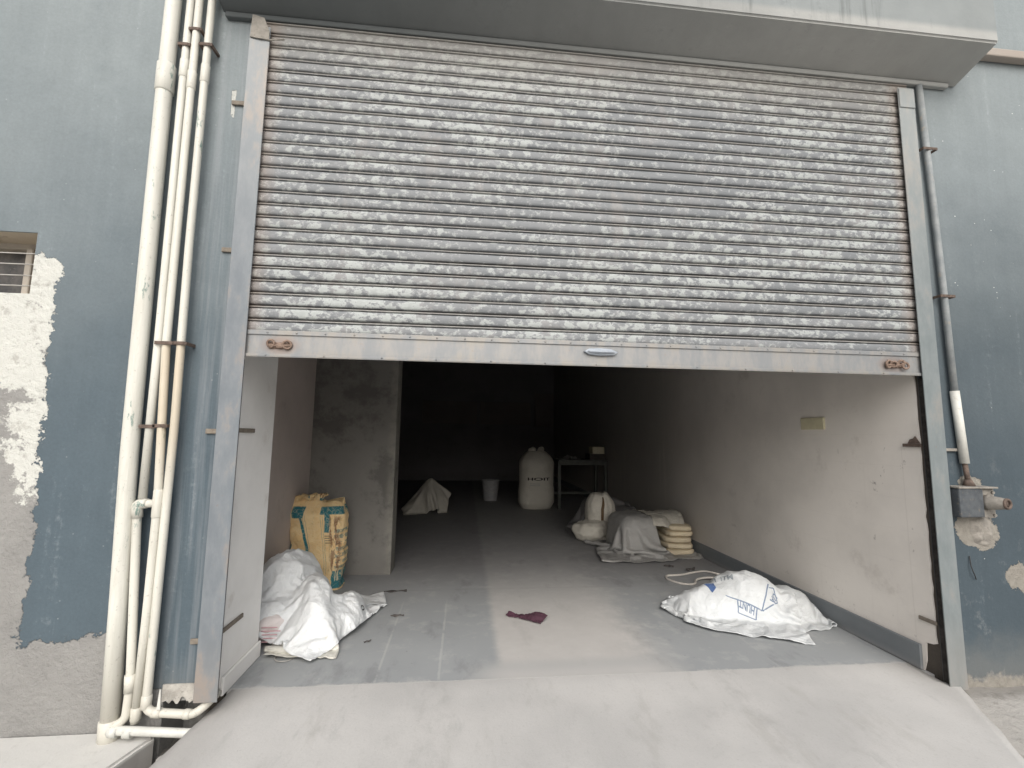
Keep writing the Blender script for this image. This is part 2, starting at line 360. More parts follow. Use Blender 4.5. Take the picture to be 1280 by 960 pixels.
def mat_paper():
    m = M('printed_brown_paper', .75, 0, .25); u, v = m.uv()     # u across the front (0..1), v up
    n = m.noise(9, 7, .7); n2 = m.noise(30, 6, .7)
    uu = u + (n - .5) * .05; vv = v + (n2 - .5) * .03
    c = m.mix(n.step(.3, .7), (.76, .53, .26), (.84, .65, .37))
    c = m.mix(n2.step(.55, .70) * .5, c, (.46, .30, .14))
    teal = m.mix(n, (.020, .13, .155), (.05, .21, .24))
    def box(a, b, lo, hi): return uu.step(a - .006, a + .006) * uu.step(b + .006, b - .006) * vv.step(lo - .006, lo + .006) * vv.step(hi + .006, hi - .006)
    sl = (uu - .235 - (1.0 - vv) * .23).abs().step(.030, .022) * vv.step(.12, .14) * vv.step(.86, .84)   # slanting stripe
    t = box(.12, .34, .79, .91).max(sl).max(box(.62, 1.0, .83, .92)).max(box(.70, .79, .63, .84)).max(box(.84, 1.3, .02, .21))
    t = t.max(box(-.4, .05, .62, .70)).max(box(-.4, .06, .42, .50))
    for a in (.28, .32, .36, .62, .655): t = t.max((uu - a - (.9 - vv) * .1).abs().step(.006, .002) * .55 * vv.step(.84, .80))
    dash = (v * 15 + (n - .5) * .9).frac().step(.42, .46) * (uu - .98).abs().step(.12, .10) * vv.step(.7, .66)
    c = m.mix(t, c, teal)
    c = m.mix(dash * .7 * n2.step(.4, .5), c, teal)
    wl = (v * 40).frac().step(.45, .5) * box(.70, .80, .50, .60); c = m.mix(wl * .7, c, (.10, .09, .07))
    brown = m.noise(4.5, 6, .6, vec=m.vec(u * 2.2, v * .9, 3.3)).step(.44, .50) * (uu - .87).abs().step(.12, .05) * (v - .5).abs().step(.33, .28)
    c = m.mix(brown * .85, c, (.20, .09, .045))
    pl = (u * 20 + n * 3).frac().step(.42, .5) * box(.9, 1.2, .10, .24); c = m.mix(pl * .8, c, (.68, .58, .38))
    cr = m.noise(11, 6, .6, off=13., dist=1.5)
    c = m.mix((cr - .5).abs().step(.03, .0) * .35, c, (.78, .66, .46))
    return m.color(c).bump((cr - .5).abs().step(0, .1) + n2 * .4, .5, .008).mat
MAT['paper'] = mat_paper()

# ------------------------------------------------------------------ mesh helpers
BASE = {}
def thing(name, label, cat, loc, group=None):
    o = bpy.data.objects.new(name, None); COL.objects.link(o); o.location = loc; o.empty_display_size = .1
    o['label'] = label; o['category'] = cat
    if group: o['group'] = group
    BASE[o] = Vector(loc); return o
def tag(o, label=None, cat=None, group=None, kind=None):
    for k, v in (('label', label), ('category', cat), ('group', group), ('kind', kind)):
        if v: o[k] = v
    return o
def obj(name, bm, mat, parent=None, smooth=False, base=None):
    """link bm (world coordinates) as one object; origin at the parent's base"""
    b = BASE.get(parent, Vector((0, 0, 0))) if base is None else Vector(base)
    if b.length: bmesh.ops.translate(bm, vec=-b, verts=bm.verts)
    me = bpy.data.meshes.new(name); bm.to_mesh(me); bm.free()
    me.materials.append(MAT[mat])
    if smooth: me.polygons.foreach_set('use_smooth', [True] * len(me.polygons))
    o = bpy.data.objects.new(name, me); COL.objects.link(o)
    if parent: o.parent = parent; BASE[o] = b; o.location = (0, 0, 0)
    else: o.location = b
    return o
def NB(): return bmesh.new()
def box(bm, x0, x1, y0, y1, z0, z1, bev=0., seg=1):
    c = bmesh.ops.create_cube(bm, size=1)['verts']
    bmesh.ops.scale(bm, vec=(x1 - x0, y1 - y0, z1 - z0), verts=c)
    bmesh.ops.translate(bm, vec=((x0 + x1) / 2, (y0 + y1) / 2, (z0 + z1) / 2), verts=c)
    if bev:
        es = list({e for v in c for e in v.link_edges})
        bmesh.ops.bevel(bm, geom=es, offset=bev, segments=seg, affect='EDGES', profile=.5)
    return bm
def tube(bm, pts, r, seg=16, cap=True):
    pts = [Vector(p) for p in pts]; n = len(pts); rings = []
    rs = r if isinstance(r, (list, tuple)) else [r] * n
    prev = None
    for i, p in enumerate(pts):
        d = ((pts[min(i + 1, n - 1)] - p).normalized() + (p - pts[max(i - 1, 0)]).normalized())
        if d.length < 1e-6: d = pts[min(i + 1, n - 1)] - pts[max(i - 1, 0)]
        d.normalize()
        if prev is None:
            a = Vector((0, -1, 0)) if abs(d.y) < .8 else Vector((1, 0, 0))
        else: a = prev
        a = (a - d * a.dot(d)).normalized(); b = d.cross(a); prev = a
        rings.append([bm.verts.new(p + (a * math.cos(t) + b * math.sin(t)) * rs[i]) for t in [2 * math.pi * k / seg for k in range(seg)]])
    for i in range(n - 1):
        for k in range(seg):
            f = bm.faces.new((rings[i][k], rings[i][(k + 1) % seg], rings[i + 1][(k + 1) % seg], rings[i + 1][k])); f.smooth = True
    if cap:
        bm.faces.new(rings[0][::-1]); bm.faces.new(rings[-1])
    return bm
def bend(pts, rad=.04, k=5):
    """round the corners of a polyline"""
    pts = [Vector(p) for p in pts]; out = [pts[0]]
    for i in range(1, len(pts) - 1):
        a, b, c = pts[i - 1], pts[i], pts[i + 1]
        l = min(rad, (a - b).length * .45, (c - b).length * .45)
        p, q = b + (a - b).normalized() * l, b + (c - b).normalized() * l
        for j in range(k + 1):
            t = j / k; out.append(p * (1 - t) ** 2 + b * 2 * t * (1 - t) + q * t * t)
    return out + [pts[-1]]
def prism(bm, poly, axis, a, b):
    """polygon (2D) extruded along axis from a to b"""
    def P(q, w): return {0: (w, q[0], q[1]), 1: (q[0], w, q[1]), 2: (q[0], q[1], w)}[axis]
    A = [bm.verts.new(P(q, a)) for q in poly]; B = [bm.verts.new(P(q, b)) for q in poly]
    bm.faces.new(A); bm.faces.new(B[::-1])
    for i in range(len(poly)): bm.faces.new((A[i], B[i], B[(i + 1) % len(poly)], A[(i + 1) % len(poly)]))
    bmesh.ops.recalc_face_normals(bm, faces=bm.faces); return bm
def torus(bm, c, Rr, r, nrm, seg=18, s2=8):
    n = Vector(nrm).normalized(); a = n.orthogonal().normalized(); b = n.cross(a); c = Vector(c)
    pts = [c + (a * math.cos(t) + b * math.sin(t)) * Rr for t in [2 * math.pi * k / seg for k in range(seg + 1)]]
    return tube(bm, pts, r, s2, False)
def grid_bm(P, uv=True, thick=0.):
    """P: (nv, nu, 3) array -> bmesh with UVs"""
    nv, nu = P.shape[:2]; bm = bmesh.new()
    V = [[bm.verts.new(P[j, i]) for i in range(nu)] for j in range(nv)]
    L = bm.loops.layers.uv.new('UVMap')
    for j in range(nv - 1):
        for i in range(nu - 1):
            f = bm.faces.new((V[j][i], V[j][i + 1], V[j + 1][i + 1], V[j + 1][i])); f.smooth = True
            for l, (a, b) in zip(f.loops, ((i, j), (i + 1, j), (i + 1, j + 1), (i, j + 1))): l[L].uv = (a / (nu - 1), b / (nv - 1))
    return bm

# ------------------------------------------------------------------ cloth
class Field:
    """height field the sacks lie on"""
    def __init__(s, x0, x1, y0, y1, h=.015):
        s.x0, s.y0, s.h = x0, y0, h; s.nx = int((x1 - x0) / h) + 1; s.ny = int((y1 - y0) / h) + 1
        s.X, s.Y = np.meshgrid(x0 + np.arange(s.nx) * h, y0 + np.arange(s.ny) * h); s.Z = np.zeros_like(s.X)
    def bump(s, cx, cy, rx, ry, H, p=2.5, rot=0., q=None):
        c, n = math.cos(rot), math.sin(rot); dx, dy = s.X - cx, s.Y - cy
        a = np.abs((dx * c + dy * n) / rx); b = np.abs((-dx * n + dy * c) / ry)
        d = (a ** p + b ** p) ** (1 / p); q = q or p
        s.Z = np.maximum(s.Z, H * np.clip(1 - d ** q, 0, 1) ** (1 / q)); return s
    def rough(s, amp, fr, seed=0, ang=0., st=1.):
        ca, sa = math.cos(ang), math.sin(ang)
        for j in range(s.ny):
            for i in range(s.nx):
                x, y = s.X[j, i], s.Y[j, i]; u, v = (x * ca + y * sa) * fr, (-x * sa + y * ca) * fr * st
                s.Z[j, i] += amp * max(0, .75 - 2.2 * abs(mn.noise(Vector((u, v, seed))))) + amp * .5 * max(0, .7 - 2.5 * abs(mn.noise(Vector((u * 2.1, v * 2.1, seed + 9)))))
        return s
    def stamp(s, P, off=.006):
        G = upsample(P, 2)
        i = np.clip(((G[..., 0] - s.x0) / s.h + .5).astype(int), 0, s.nx - 1); j = np.clip(((G[..., 1] - s.y0) / s.h + .5).astype(int), 0, s.ny - 1)
        np.maximum.at(s.Z, (j.ravel(), i.ravel()), (G[..., 2] + off).ravel()); return s
    def at(s, x, y):
        u = np.clip((x - s.x0) / s.h, 0, s.nx - 1.001); v = np.clip((y - s.y0) / s.h, 0, s.ny - 1.001)
        i, j = u.astype(int), v.astype(int); a, b = u - i, v - j; Z = s.Z
        return Z[j, i] * (1 - a) * (1 - b) + Z[j, i + 1] * a * (1 - b) + Z[j + 1, i] * (1 - a) * b + Z[j + 1, i + 1] * a * b
def upsample(P, k=2):
    """Catmull-Rom refinement of a grid"""
    def up(A):
        A = np.concatenate([2 * A[:1] - A[1:2], A, 2 * A[-1:] - A[-2:-1]]); n = len(A) - 3; out = []
        for t in np.arange(k) / k:
            p0, p1, p2, p3 = A[:-3], A[1:-2], A[2:-1], A[3:]
            out.append(.5 * (2 * p1 + (p2 - p0) * t + (2 * p0 - 5 * p1 + 4 * p2 - p3) * t * t + (3 * p1 - p0 - 3 * p2 + p3) * t ** 3))
        B = np.stack(out, 1).reshape(n * k, *A.shape[1:]); return np.concatenate([B, A[-2:-1]])
    return up(up(P).swapaxes(0, 1)).swapaxes(0, 1)
def drape(F, c, size, rot, sp, z0=.5, squash=(.85, .9), steps=150, it=14, seed=1, pins=None, jit=.012, fric=.55, tilt=(0, 0), shape=None, bendk=.10, xlim=(-99, 99)):
    g = np.random.default_rng(seed); w, h = size; nu, nv = max(6, int(w / sp)), max(6, int(h / sp))
    U, V = np.meshgrid(np.linspace(-.5, .5, nu), np.linspace(-.5, .5, nv))
    lx, ly = w / (nu - 1), h / (nv - 1)
    a, b = U * w * squash[0], V * h * squash[1]
    if shape is not None: a, b = shape(U, V, a, b)
    ca, sa = math.cos(rot), math.sin(rot)
    P = np.stack([c[0] + a * ca - b * sa, c[1] + a * sa + b * ca, np.full_like(a, z0) + tilt[0] * U + tilt[1] * V], -1)
    # smooth random buckles
    nz = g.normal(size=(nv, nu, 3))
    for _ in range(3): nz = (np.roll(nz, 1, 0) + np.roll(nz, -1, 0) + np.roll(nz, 1, 1) + np.roll(nz, -1, 1) + nz) / 5
    P += nz / nz.std() * jit * np.array([.5, .5, 1.])
    hz = F.at(P[..., 0], P[..., 1]); P[..., 2] = np.maximum(P[..., 2], hz + .01)
    Q = P.copy(); dt2 = (1 / 60.) ** 2
    IM = np.ones((nv, nu, 1)); PT = P.copy()
    if pins:
        for (jj, ii, tgt) in pins: IM[jj, ii] = 0; PT[jj, ii] = tgt
    dg = math.hypot(lx, ly); C = []
    def S2(a, b, L, k): C.append((a, b, L, k))
    sl = slice
    for o in (0, 1):
        S2((sl(None), sl(o, nu - 1, 2)), (sl(None), sl(o + 1, nu, 2)), lx, 1.)
        S2((sl(o, nv - 1, 2), sl(None)), (sl(o + 1, nv, 2), sl(None)), ly, 1.)
        S2((sl(o, nv - 1, 2), sl(0, nu - 1)), (sl(o + 1, nv, 2), sl(1, nu)), dg, .6)
        S2((sl(o, nv - 1, 2), sl(1, nu)), (sl(o + 1, nv, 2), sl(0, nu - 1)), dg, .6)
    for o in range(4):
        S2((sl(None), sl(o, nu - 2, 4)), (sl(None), sl(o + 2, nu, 4)), 2 * lx, bendk)
        S2((sl(o, nv - 2, 4), sl(None)), (sl(o + 2, nv, 4), sl(None)), 2 * ly, bendk)
    for st in range(steps):
        if pins: P = np.where(IM == 0, P + (PT - P) * .08, P)
        vel = (P - Q) * .965; Q = P.copy(); P = P + vel * IM; P[..., 2] -= 9.8 * dt2 * IM[..., 0]
        for _ in range(it):
            for A, B, L, k in C:
                pa, pb = P[A], P[B]
                n = min(pa.shape[0], pb.shape[0]), min(pa.shape[1], pb.shape[1])
                pa, pb = pa[:n[0], :n[1]], pb[:n[0], :n[1]]; wa, wb = IM[A][:n[0], :n[1]], IM[B][:n[0], :n[1]]
                d = pb - pa; l = np.sqrt((d * d).sum(-1, keepdims=True)) + 1e-9
                s_ = wa + wb; e = d * ((l - L) / l * k / np.maximum(s_, 1e-6))
                pa += e * wa; pb -= e * wb
            hz = F.at(P[..., 0], P[..., 1]) + .004; dep = hz - P[..., 2]; hit = dep > 0
            gx = (F.at(P[..., 0] + F.h, P[..., 1]) - F.at(P[..., 0] - F.h, P[..., 1])) / (2 * F.h); gy = (F.at(P[..., 0], P[..., 1] + F.h) - F.at(P[..., 0], P[..., 1] - F.h)) / (2 * F.h)
            q = np.where(hit, np.minimum(dep, .08) / (1 + gx * gx + gy * gy), 0)
            P[..., 0] -= gx * q; P[..., 1] -= gy * q; P[..., 2] += q
            P[..., 2] = np.maximum(P[..., 2], .004); P[..., 0] = np.clip(P[..., 0], *xlim)
        hit = P[..., 2] < hz + .003
        P[..., :2] = np.where(hit[..., None], Q[..., :2] + (P[..., :2] - Q[..., :2]) * (1 - fric), P[..., :2])
    return P
def sample(G, u, v):
    nv, nu = G.shape[:2]; a = np.clip(np.asarray(u) * (nu - 1), 0, nu - 1.001); b = np.clip(np.asarray(v) * (nv - 1), 0, nv - 1.001)
    i, j = a.astype(int), b.astype(int); a, b = (a - i)[:, None], (b - j)[:, None]
    return G[j, i] * (1 - a) * (1 - b) + G[j, i + 1] * a * (1 - b) + G[j + 1, i] * (1 - a) * b + G[j + 1, i + 1] * a * b
def on_grid(bm, G, off=.003):
    """map a flat bm (u, v in x, y) onto the grid surface"""
    for _ in range(4):
        es = [e for e in bm.edges if e.calc_length() > .014]
        if not es: break
        bmesh.ops.subdivide_edges(bm, edges=es, cuts=1); bmesh.ops.triangulate(bm, faces=[f for f in bm.faces if len(f.verts) > 4])
    bm.verts.ensure_lookup_table()
    u = np.array([v.co.x for v in bm.verts]); w = np.array([v.co.y for v in bm.verts]); e = .004
    p = sample(G, u, w); n = np.cross(sample(G, u + e, w) - sample(G, u - e, w), sample(G, u, w + e) - sample(G, u, w - e))
    n /= np.linalg.norm(n, axis=1)[:, None] + 1e-12; n *= np.where(n[:, 2:3] < -.2, -1, 1)
    for v, q in zip(bm.verts, p + n * off): v.co = q
    return bm
def text_bm(txt, u0, v0, ang, hu, hv, bold=.0):
    """flat lettering in (u, v): origin at u0, v0, rotated, scaled"""
    cu = bpy.data.curves.new('lettering', 'FONT'); cu.body = txt; cu.size = 1; cu.resolution_u = 2; cu.offset = bold
    o = bpy.data.objects.new('lettering', cu); COL.objects.link(o)
    me = o.evaluated_get(bpy.context.evaluated_depsgraph_get()).to_mesh()
    bm = bmesh.new(); bm.from_mesh(me); o.to_mesh_clear(); bpy.data.objects.remove(o); bpy.data.curves.remove(cu)
    ca, sa = math.cos(ang), math.sin(ang)
    for v in bm.verts:
        x, y = v.co.x, v.co.y; v.co = (u0 + (x * ca - y * sa) * hu, v0 + (x * sa + y * ca) * hv, 0)
    return bm
def line_bm(bm, pts, wu, wv=None):
    """flat strokes in (u, v)"""
    for (a, b) in zip(pts[:-1], pts[1:]):
        a, b = Vector((*a, 0)), Vector((*b, 0)); d = (b - a).normalized(); n = Vector((-d.y, d.x, 0)) * wu / 2
        k = max(1, int((b - a).length / .012))
        for i in range(k):
            p, q = a.lerp(b, i / k), a.lerp(b, (i + 1) / k)
            bm.faces.new([bm.verts.new(v) for v in (p - n, q - n, q + n, p + n)])
    return bm
def crinkle(G, amp, fr, seed=0):
    du, dv = np.gradient(G, axis=1), np.gradient(G, axis=0); n = np.cross(du, dv); n /= np.linalg.norm(n, axis=-1, keepdims=True) + 1e-12
    D = np.zeros(G.shape[:2]); su = np.linalg.norm(du, axis=-1).mean(); sv = np.linalg.norm(dv, axis=-1).mean()
    for j in range(G.shape[0]):
        for i in range(G.shape[1]):
            u, v = i * su * fr, j * sv * fr
            w = .5 + mn.noise(Vector((u * .5, v * .5, seed + 4)))
            D[j, i] = w * (.5 - 1.6 * abs(mn.noise(Vector((u, v * .8, seed))))) + .4 * (.5 - 1.6 * abs(mn.noise(Vector((u * 2.3, v * 2.6, seed + 1)))))
    return G + n * (D * amp)[..., None]
def cloth_obj(name, P, mat, parent=None, base=None, thick=.003, up=2, cr=.010, fr=8., seed=0):
    G = upsample(P, up)
    if cr: G = crinkle(G, cr, fr, seed); G[..., 2] = np.maximum(G[..., 2], .003)
    bm = grid_bm(G)
    o = obj(name, bm, mat, parent, True, base)
    md = o.modifiers.new('thickness', 'SOLIDIFY'); md.thickness = thick; md.offset = 1
    return o, G
def blob(name, c, half, mat, parent, pw=2.6, n=(36, 22), amp=.02, fr=6., seed=0, rot=0., flat=.0, base=None, fold=0.):
    """a filled sack: rounded box with creases; sits on z = c.z - half.z"""
    nu, nv = n; P = np.zeros((nv, nu + 1, 3)); e = 2 / pw; off = Vector((seed * 7.1, seed * 3.3, 0))
    f = lambda t: math.copysign(abs(t) ** e, t)
    for j in range(nv):
        th = -math.pi / 2 + math.pi * j / (nv - 1)
        for i in range(nu + 1):
            ph = 2 * math.pi * (i % nu) / nu
            q = Vector((f(math.cos(th)) * f(math.cos(ph)), f(math.cos(th)) * f(math.sin(ph)), f(math.sin(th))))
            w = Vector((q.x * half[0], q.y * half[1], q.z * half[2]))
            d = mn.fractal(w * fr + off, 1.0, 2.0, 4) + .8 * (abs(mn.noise(w * fr * 1.3 + off * 2)) - .3)
            d += fold * math.sin(w.z * 60 + 4 * mn.noise(w * 4 + off)) * .3
            w = w * (1 + amp * d / max(.05, w.length))
            w.z = max(w.z, -half[2])
            cr, sr = math.cos(rot), math.sin(rot)
            P[j, i] = (c[0] + w.x * cr - w.y * sr, c[1] + w.x * sr + w.y * cr, c[2] + w.z)
    bm = grid_bm(P); bmesh.ops.remove_doubles(bm, verts=bm.verts, dist=1e-5)
    return obj(name, bm, mat, parent, True, base), P

# ------------------------------------------------------------------ setting: ground, ramp, floor, pavement
def axis_pts(lo, hi, d0, d1, step):
    a = list(np.arange(d0, d1 + 1e-6, step)); s = step
    while a[-1] < hi: s *= 1.5; a.append(min(hi, a[-1] + s))
    s = step
    while a[0] > lo: s *= 1.5; a.insert(0, max(lo, a[0] - s))
    return np.array(a)
xs = axis_pts(-150, 150, -3, 4, .05); ys = axis_pts(-150, 150, -2.2, .5, .05)
X, Y = np.meshgrid(xs, ys); Z = np.full_like(X, -.22)
rz = -.055 + np.clip((.06 - Y), 0, 2.5) * -.055
Z = np.where(X > 1.4, np.maximum(rz, -.22), Z)
near = (np.abs(X) < 5) & (np.abs(Y) < 3)
for j, i in zip(*np.where(near)):
    Z[j, i] += .010 * mn.fractal(Vector((X[j, i] * 3, Y[j, i] * 3, 0)), 1, 2, 4)
    if -2.2 < X[j, i] < -1.75: Z[j, i] += .02 + .035 * mn.fractal(Vector((X[j, i] * 9, Y[j, i] * 9, 5)), 1, 2, 4)
Z = np.where(Y > .45, -.25, Z)
tag(obj('ground', grid_bm(np.stack([X, Y, Z], -1)), 'ground', smooth=True), kind='structure')

def ramp():
    n, k = 90, 60; P = np.zeros((k + 1, n + 1, 3))
    for j in range(k + 1):
        y = .262 - 3.4 * (j / k) ** 1.3
        xl = -1.852 + min(0, y - .16) * .14; xr = 2.205 if y > .12 else (2.30 + (y - .06) * .58 if y > -.7 else 1.86)
        xr = min(xr, 2.204) if y > .05 else xr
        for i in range(n + 1):
            t = i / n; x = xl + (xr - xl) * t
            z = -.0004 - max(0, .2 - y) * .055 + .006 * mn.fractal(Vector((x * 2, y * 2, 1)), 1, 2, 3) * min(1, max(0, .2 - y) * 4)
            if i in (0, n): x += .014 * mn.fractal(Vector((x, y * 7, 3)), 1, 2, 4)
            P[j, i] = (x, y, z)
    bm = grid_bm(P); VL = list(bm.verts)
    w = n + 1
    for col, s in ((0, -1), (n, 1)):
        prev = None
        for j in range(k + 1):
            v = VL[j * w + col]; q = bm.verts.new(v.co + Vector((s * .02 + .012 * mn.noise(v.co * 9), 0, -.30)))
            if prev: bm.faces.new((prev[0], v, q, prev[1]))
            prev = (v, q)
    bmesh.ops.recalc_face_normals(bm, faces=bm.faces)
    return bm
tag(obj('ramp', ramp(), 'ramp', smooth=False), kind='structure')
bm = NB(); box(bm, -6, 2.236, .64, 12.4, -.12, 0); box(bm, -1.874, 2.203, .2625, .64, -.12, 0); box(bm, 2.203, 2.3, .12, .64, -.13, -.003)
tag(obj('floor', bm, 'floor'), kind='structure')
# pavement slab with a broken end
poly = [(-14, .058), (-14, -2.6)]
for j in range(41):
    y = -2.6 + 2.60 * j / 40; poly.append((-2.072 + (y) * .30 * (1 if y > -.4 else .4 / max(.4, -y)) + .022 * mn.fractal(Vector((3, y * 8, 1)), 1, 2, 4), y))
poly += [(-2.09, .03), (-2.20, .058)]
bm = prism(NB(), poly, 2, -.24, -.07)
bmesh.ops.bevel(bm, geom=[e for e in bm.edges if all(v.co.z > -.08 for v in e.verts)], offset=.012, segments=2, affect='EDGES')
tag(obj('pavement', bm, 'slab'), kind='structure')
for i, (x, y, r) in enumerate(((-1.985, -.07, .035), (-1.955, -.16, .028), (-2.01, -.01, .03), (-1.93, -.02, .022), (-2.03, -.24, .03))):
    bm = NB(); bmesh.ops.create_icosphere(bm, subdivisions=2, radius=r)
    for v in bm.verts: v.co *= 1 + .5 * mn.noise(v.co * 28 + Vector((i * 5, 0, 0))); v.co.z *= .7
    bmesh.ops.translate(bm, vec=(x, y, -.165), verts=bm.verts)
    o = obj('rubble_stone', bm, 'slab', base=(x, y, -.19))
    tag(o, 'small grey concrete rubble lump in the gap beside the ramp', 'rubble', 'rubble lumps in the gap beside the ramp')

# ------------------------------------------------------------------ the building
WH = thing('warehouse', 'blue grey plastered warehouse with a wide shutter opening under a concrete canopy', 'building', (0, .3, -.2))
bm = NB()
box(bm, -14, -3.7, .06, .62, -.3, 9); box(bm, -3.7, -2.93, .06, .62, -.3, 2.108); box(bm, -3.7, -2.93, .06, .62, 2.446, 9)
box(bm, -2.93, -2.08, .06, .62, -.3, 9); box(bm, -2.08, -1.886, .06, .62, .058, 9); box(bm, -2.08, -1.886, .26, .62, -.3, .058)
box(bm, -1.886, 2.236, .10, .40, 3.80, 9); box(bm, 2.236, 14, .06, .40, -.3, 9)
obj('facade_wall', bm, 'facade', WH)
# ragged plaster lip hanging over the void behind the pipes
pl = [(-2.083, .14), (-2.083, .066)]
for i in range(25):
    x = -2.083 + .165 * i / 24; pl.append((x, .060 + .030 * mn.fractal(Vector((x * 26, 0, 0)), 1, 2, 4)))
pl += [(-1.915, .14)]
obj('plaster_lip', prism(NB(), pl, 1, .050, .058), 'lip', WH)
# canopy
bm = NB()
prism(bm, [(-.22, 3.925), (.06, 3.835), (.06, 4.75), (-.22, 4.75)], 0, -2.09, 2.705)
bmesh.ops.bevel(bm, geom=[e for e in bm.edges], offset=.010, segments=3, affect='EDGES')
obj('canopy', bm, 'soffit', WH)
bm = NB(); box(bm, -2.07, 2.62, .026, .0585, 3.806, 3.838, .004); obj('canopy_lip', bm, 'soffit', WH)
bm = NB(); box(bm, 2.72, 4.5, .0, .058, 4.06, 4.12, .008, 2); obj('ledge', bm, 'jamb', WH)
# inner shell
bm = NB(); box(bm, -14, 14, .63, 14, 4.0, 9); obj('ceiling', bm, 'back_wall', WH)
bm = NB(); box(bm, -14, 14, 12.0, 12.5, -.3, 3.997); obj('back_wall', bm, 'back_wall', WH)
bm = NB(); box(bm, -6.3, -6.0, .63, 11.997, -.3, 3.997); obj('side_wall', bm, 'back_wall', WH)
bm = NB(); box(bm, 2.239, 2.6, .403, 11.997, -.3, 3.997)
sk = [(12.0, .0), (12.0, 3.9), (.083, 3.9)]
for j in range(80):
    z = 3.85 - 3.66 * j / 79; sk.append((.080 + .010 * mn.fractal(Vector((2, z * 9, 0)), 1, 2, 4), z))
sk += [(.10, .178), (.145, .17), (.152, .06), (.17, 0)]
prism(bm, sk, 0, 2.2245, 2.2335)
obj('right_wall', bm, 'right_wall', WH)
bm = NB(); box(bm, 2.206, 2.2243, .172, 11.99, .0015, .148, .003); obj('skirting', bm, 'skirting', WH)
bm = NB(); box(bm, -2.40, -2.16, .623, 2.318, -.1, 3.997); obj('left_wall', bm, 'left_wall', WH)
bm = NB(); box(bm, -2.40, -1.325, 2.32, 2.60, -.1, 3.997, .012, 2); obj('partition', bm, 'partition', WH)
jk = [(.635, 0), (.635, 3.9), (.075, 3.9)]
for j in range(80):
    z = 3.85 - 3.80 * j / 79; jk.append((.074 + .012 * mn.fractal(Vector((7, z * 9, 0)), 1, 2, 4), z))
bm = prism(NB(), jk, 0, -1.8835, -1.876); obj('jamb', bm, 'jamb', WH)
bm = NB(); box(bm, -1.8757, -1.860, .19, .642, .0015, .096, .004); obj('jamb_skirting', bm, 'jamb', WH)
# closed loft panels on the far wall, barely lit
bm = NB()
for x0, x1, z0, z1 in ((-1.95, -.25, 1.75, 2.45), (-.15, 1.45, 1.75, 2.45), (1.6, 2.2, 1.7, 2.75)): box(bm, x0, x1, 11.93, 11.997, z0, z1, .01)
obj('wall_panel', bm, 'left_wall', WH)
# window in the left wall
W = obj('window', box(NB(), -3.70, -2.93, .30, .33, 2.108, 2.446), 'glass', WH)
BASE[W] = BASE[WH]
bm = NB(); box(bm, -3.70, -3.62, .24, .297, 2.108, 2.446); box(bm, -3.12, -3.085, .22, .297, 2.108, 2.415, .004); box(bm, -3.62, -2.93, .24, .297, 2.415, 2.446); box(bm, -3.62, -2.93, .24, .297, 2.108, 2.13)
box(bm, -2.952, -2.93, .245, .297, 2.13, 2.415)
obj('frame', bm, 'winframe', W)
for k in range(4):
    bm = NB(); z = 2.165 + k * .068
    prism(bm, [(.262, z), (.292, z + .030), (.292, z + .036), (.262, z + .006)], 0, -3.083, -2.954); obj('louvre', bm, 'louvre', W)
for k, z in enumerate((2.345, 2.285, 2.222, 2.165)):
    bm = NB(); tube(bm, [(-3.70, .11, z + .005), (-3.3, .108, z - .003), (-2.932, .11, z)], .0035, 6); obj('window_wire', bm, 'wire', W)

# ------------------------------------------------------------------ roller shutter
SH = thing('roller_shutter', 'half raised steel roller shutter with flaking grey and white paint above the opening', 'shutter', (.2, .03, 1.8))
def curtain():
    P0, Pp, n = 1.946, .0742, 25
    prof = [(0, .010), (.012, -.003), (.06, -.0062), (.2, -.0084), (.36, -.0092), (.52, -.0084), (.64, -.006), (.69, -.003), (.70, .010), (.735, .010), (.745, -.002), (.765, -.0078), (.81, -.0098), (.85, -.0078), (.87, -.002), (.88, .014), (.985, .014)]
    nx = 84; xs_ = np.linspace(-1.893, 2.300, nx); rows = []
    for s in range(n):
        sy = .0025 * (random.random() - .5); tz = .002 * (random.random() - .5); ph = random.random() * 50; dn = random.random()
        for f, dy in prof:
            row = []
            for x in xs_:
                wob = .0022 * mn.noise(Vector((x * .9, s * .31, ph))) + .0012 * mn.noise(Vector((x * 5, s * 2.3, 9)))
                dent = -.004 * max(0, mn.noise(Vector((x * 1.7, s * .4, 77))) - .25) * (1 if .1 < f < .75 else 0)
                z = P0 + (s + f) * Pp + tz + .0014 * mn.noise(Vector((x * 1.1, s * .9, 3)))
                row.append((x, .036 + dy + sy + wob - dent * 2, z))
            rows.append(row)
    return grid_bm(np.array(rows))
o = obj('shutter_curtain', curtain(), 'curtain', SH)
bm = NB()
box(bm, -1.893, 2.300, .024, .030, 1.806, 1.946, .0015)
box(bm, -1.893, 2.300, .0165, .0235, 1.922, 1.948, .003, 2)             # riveted top strip
box(bm, -1.893, 2.300, .012, .0235, 1.800, 1.8045, .001); box(bm, -1.893, 2.300, .012, .0165, 1.8048, 1.818, .001)
for i in range(26):
    x = -1.70 + i * .152 + .01 * random.random()
    for z, y in ((1.935, .0165), (1.811, .012)):
        if z < 1.9 and i % 2: continue
        c = bmesh.ops.create_uvsphere(bm, u_segments=8, v_segments=6, radius=.0055)['verts']
        bmesh.ops.translate(bm, vec=(x, y, z), verts=c)
BAR = obj('bottom_bar', bm, 'bar', SH)
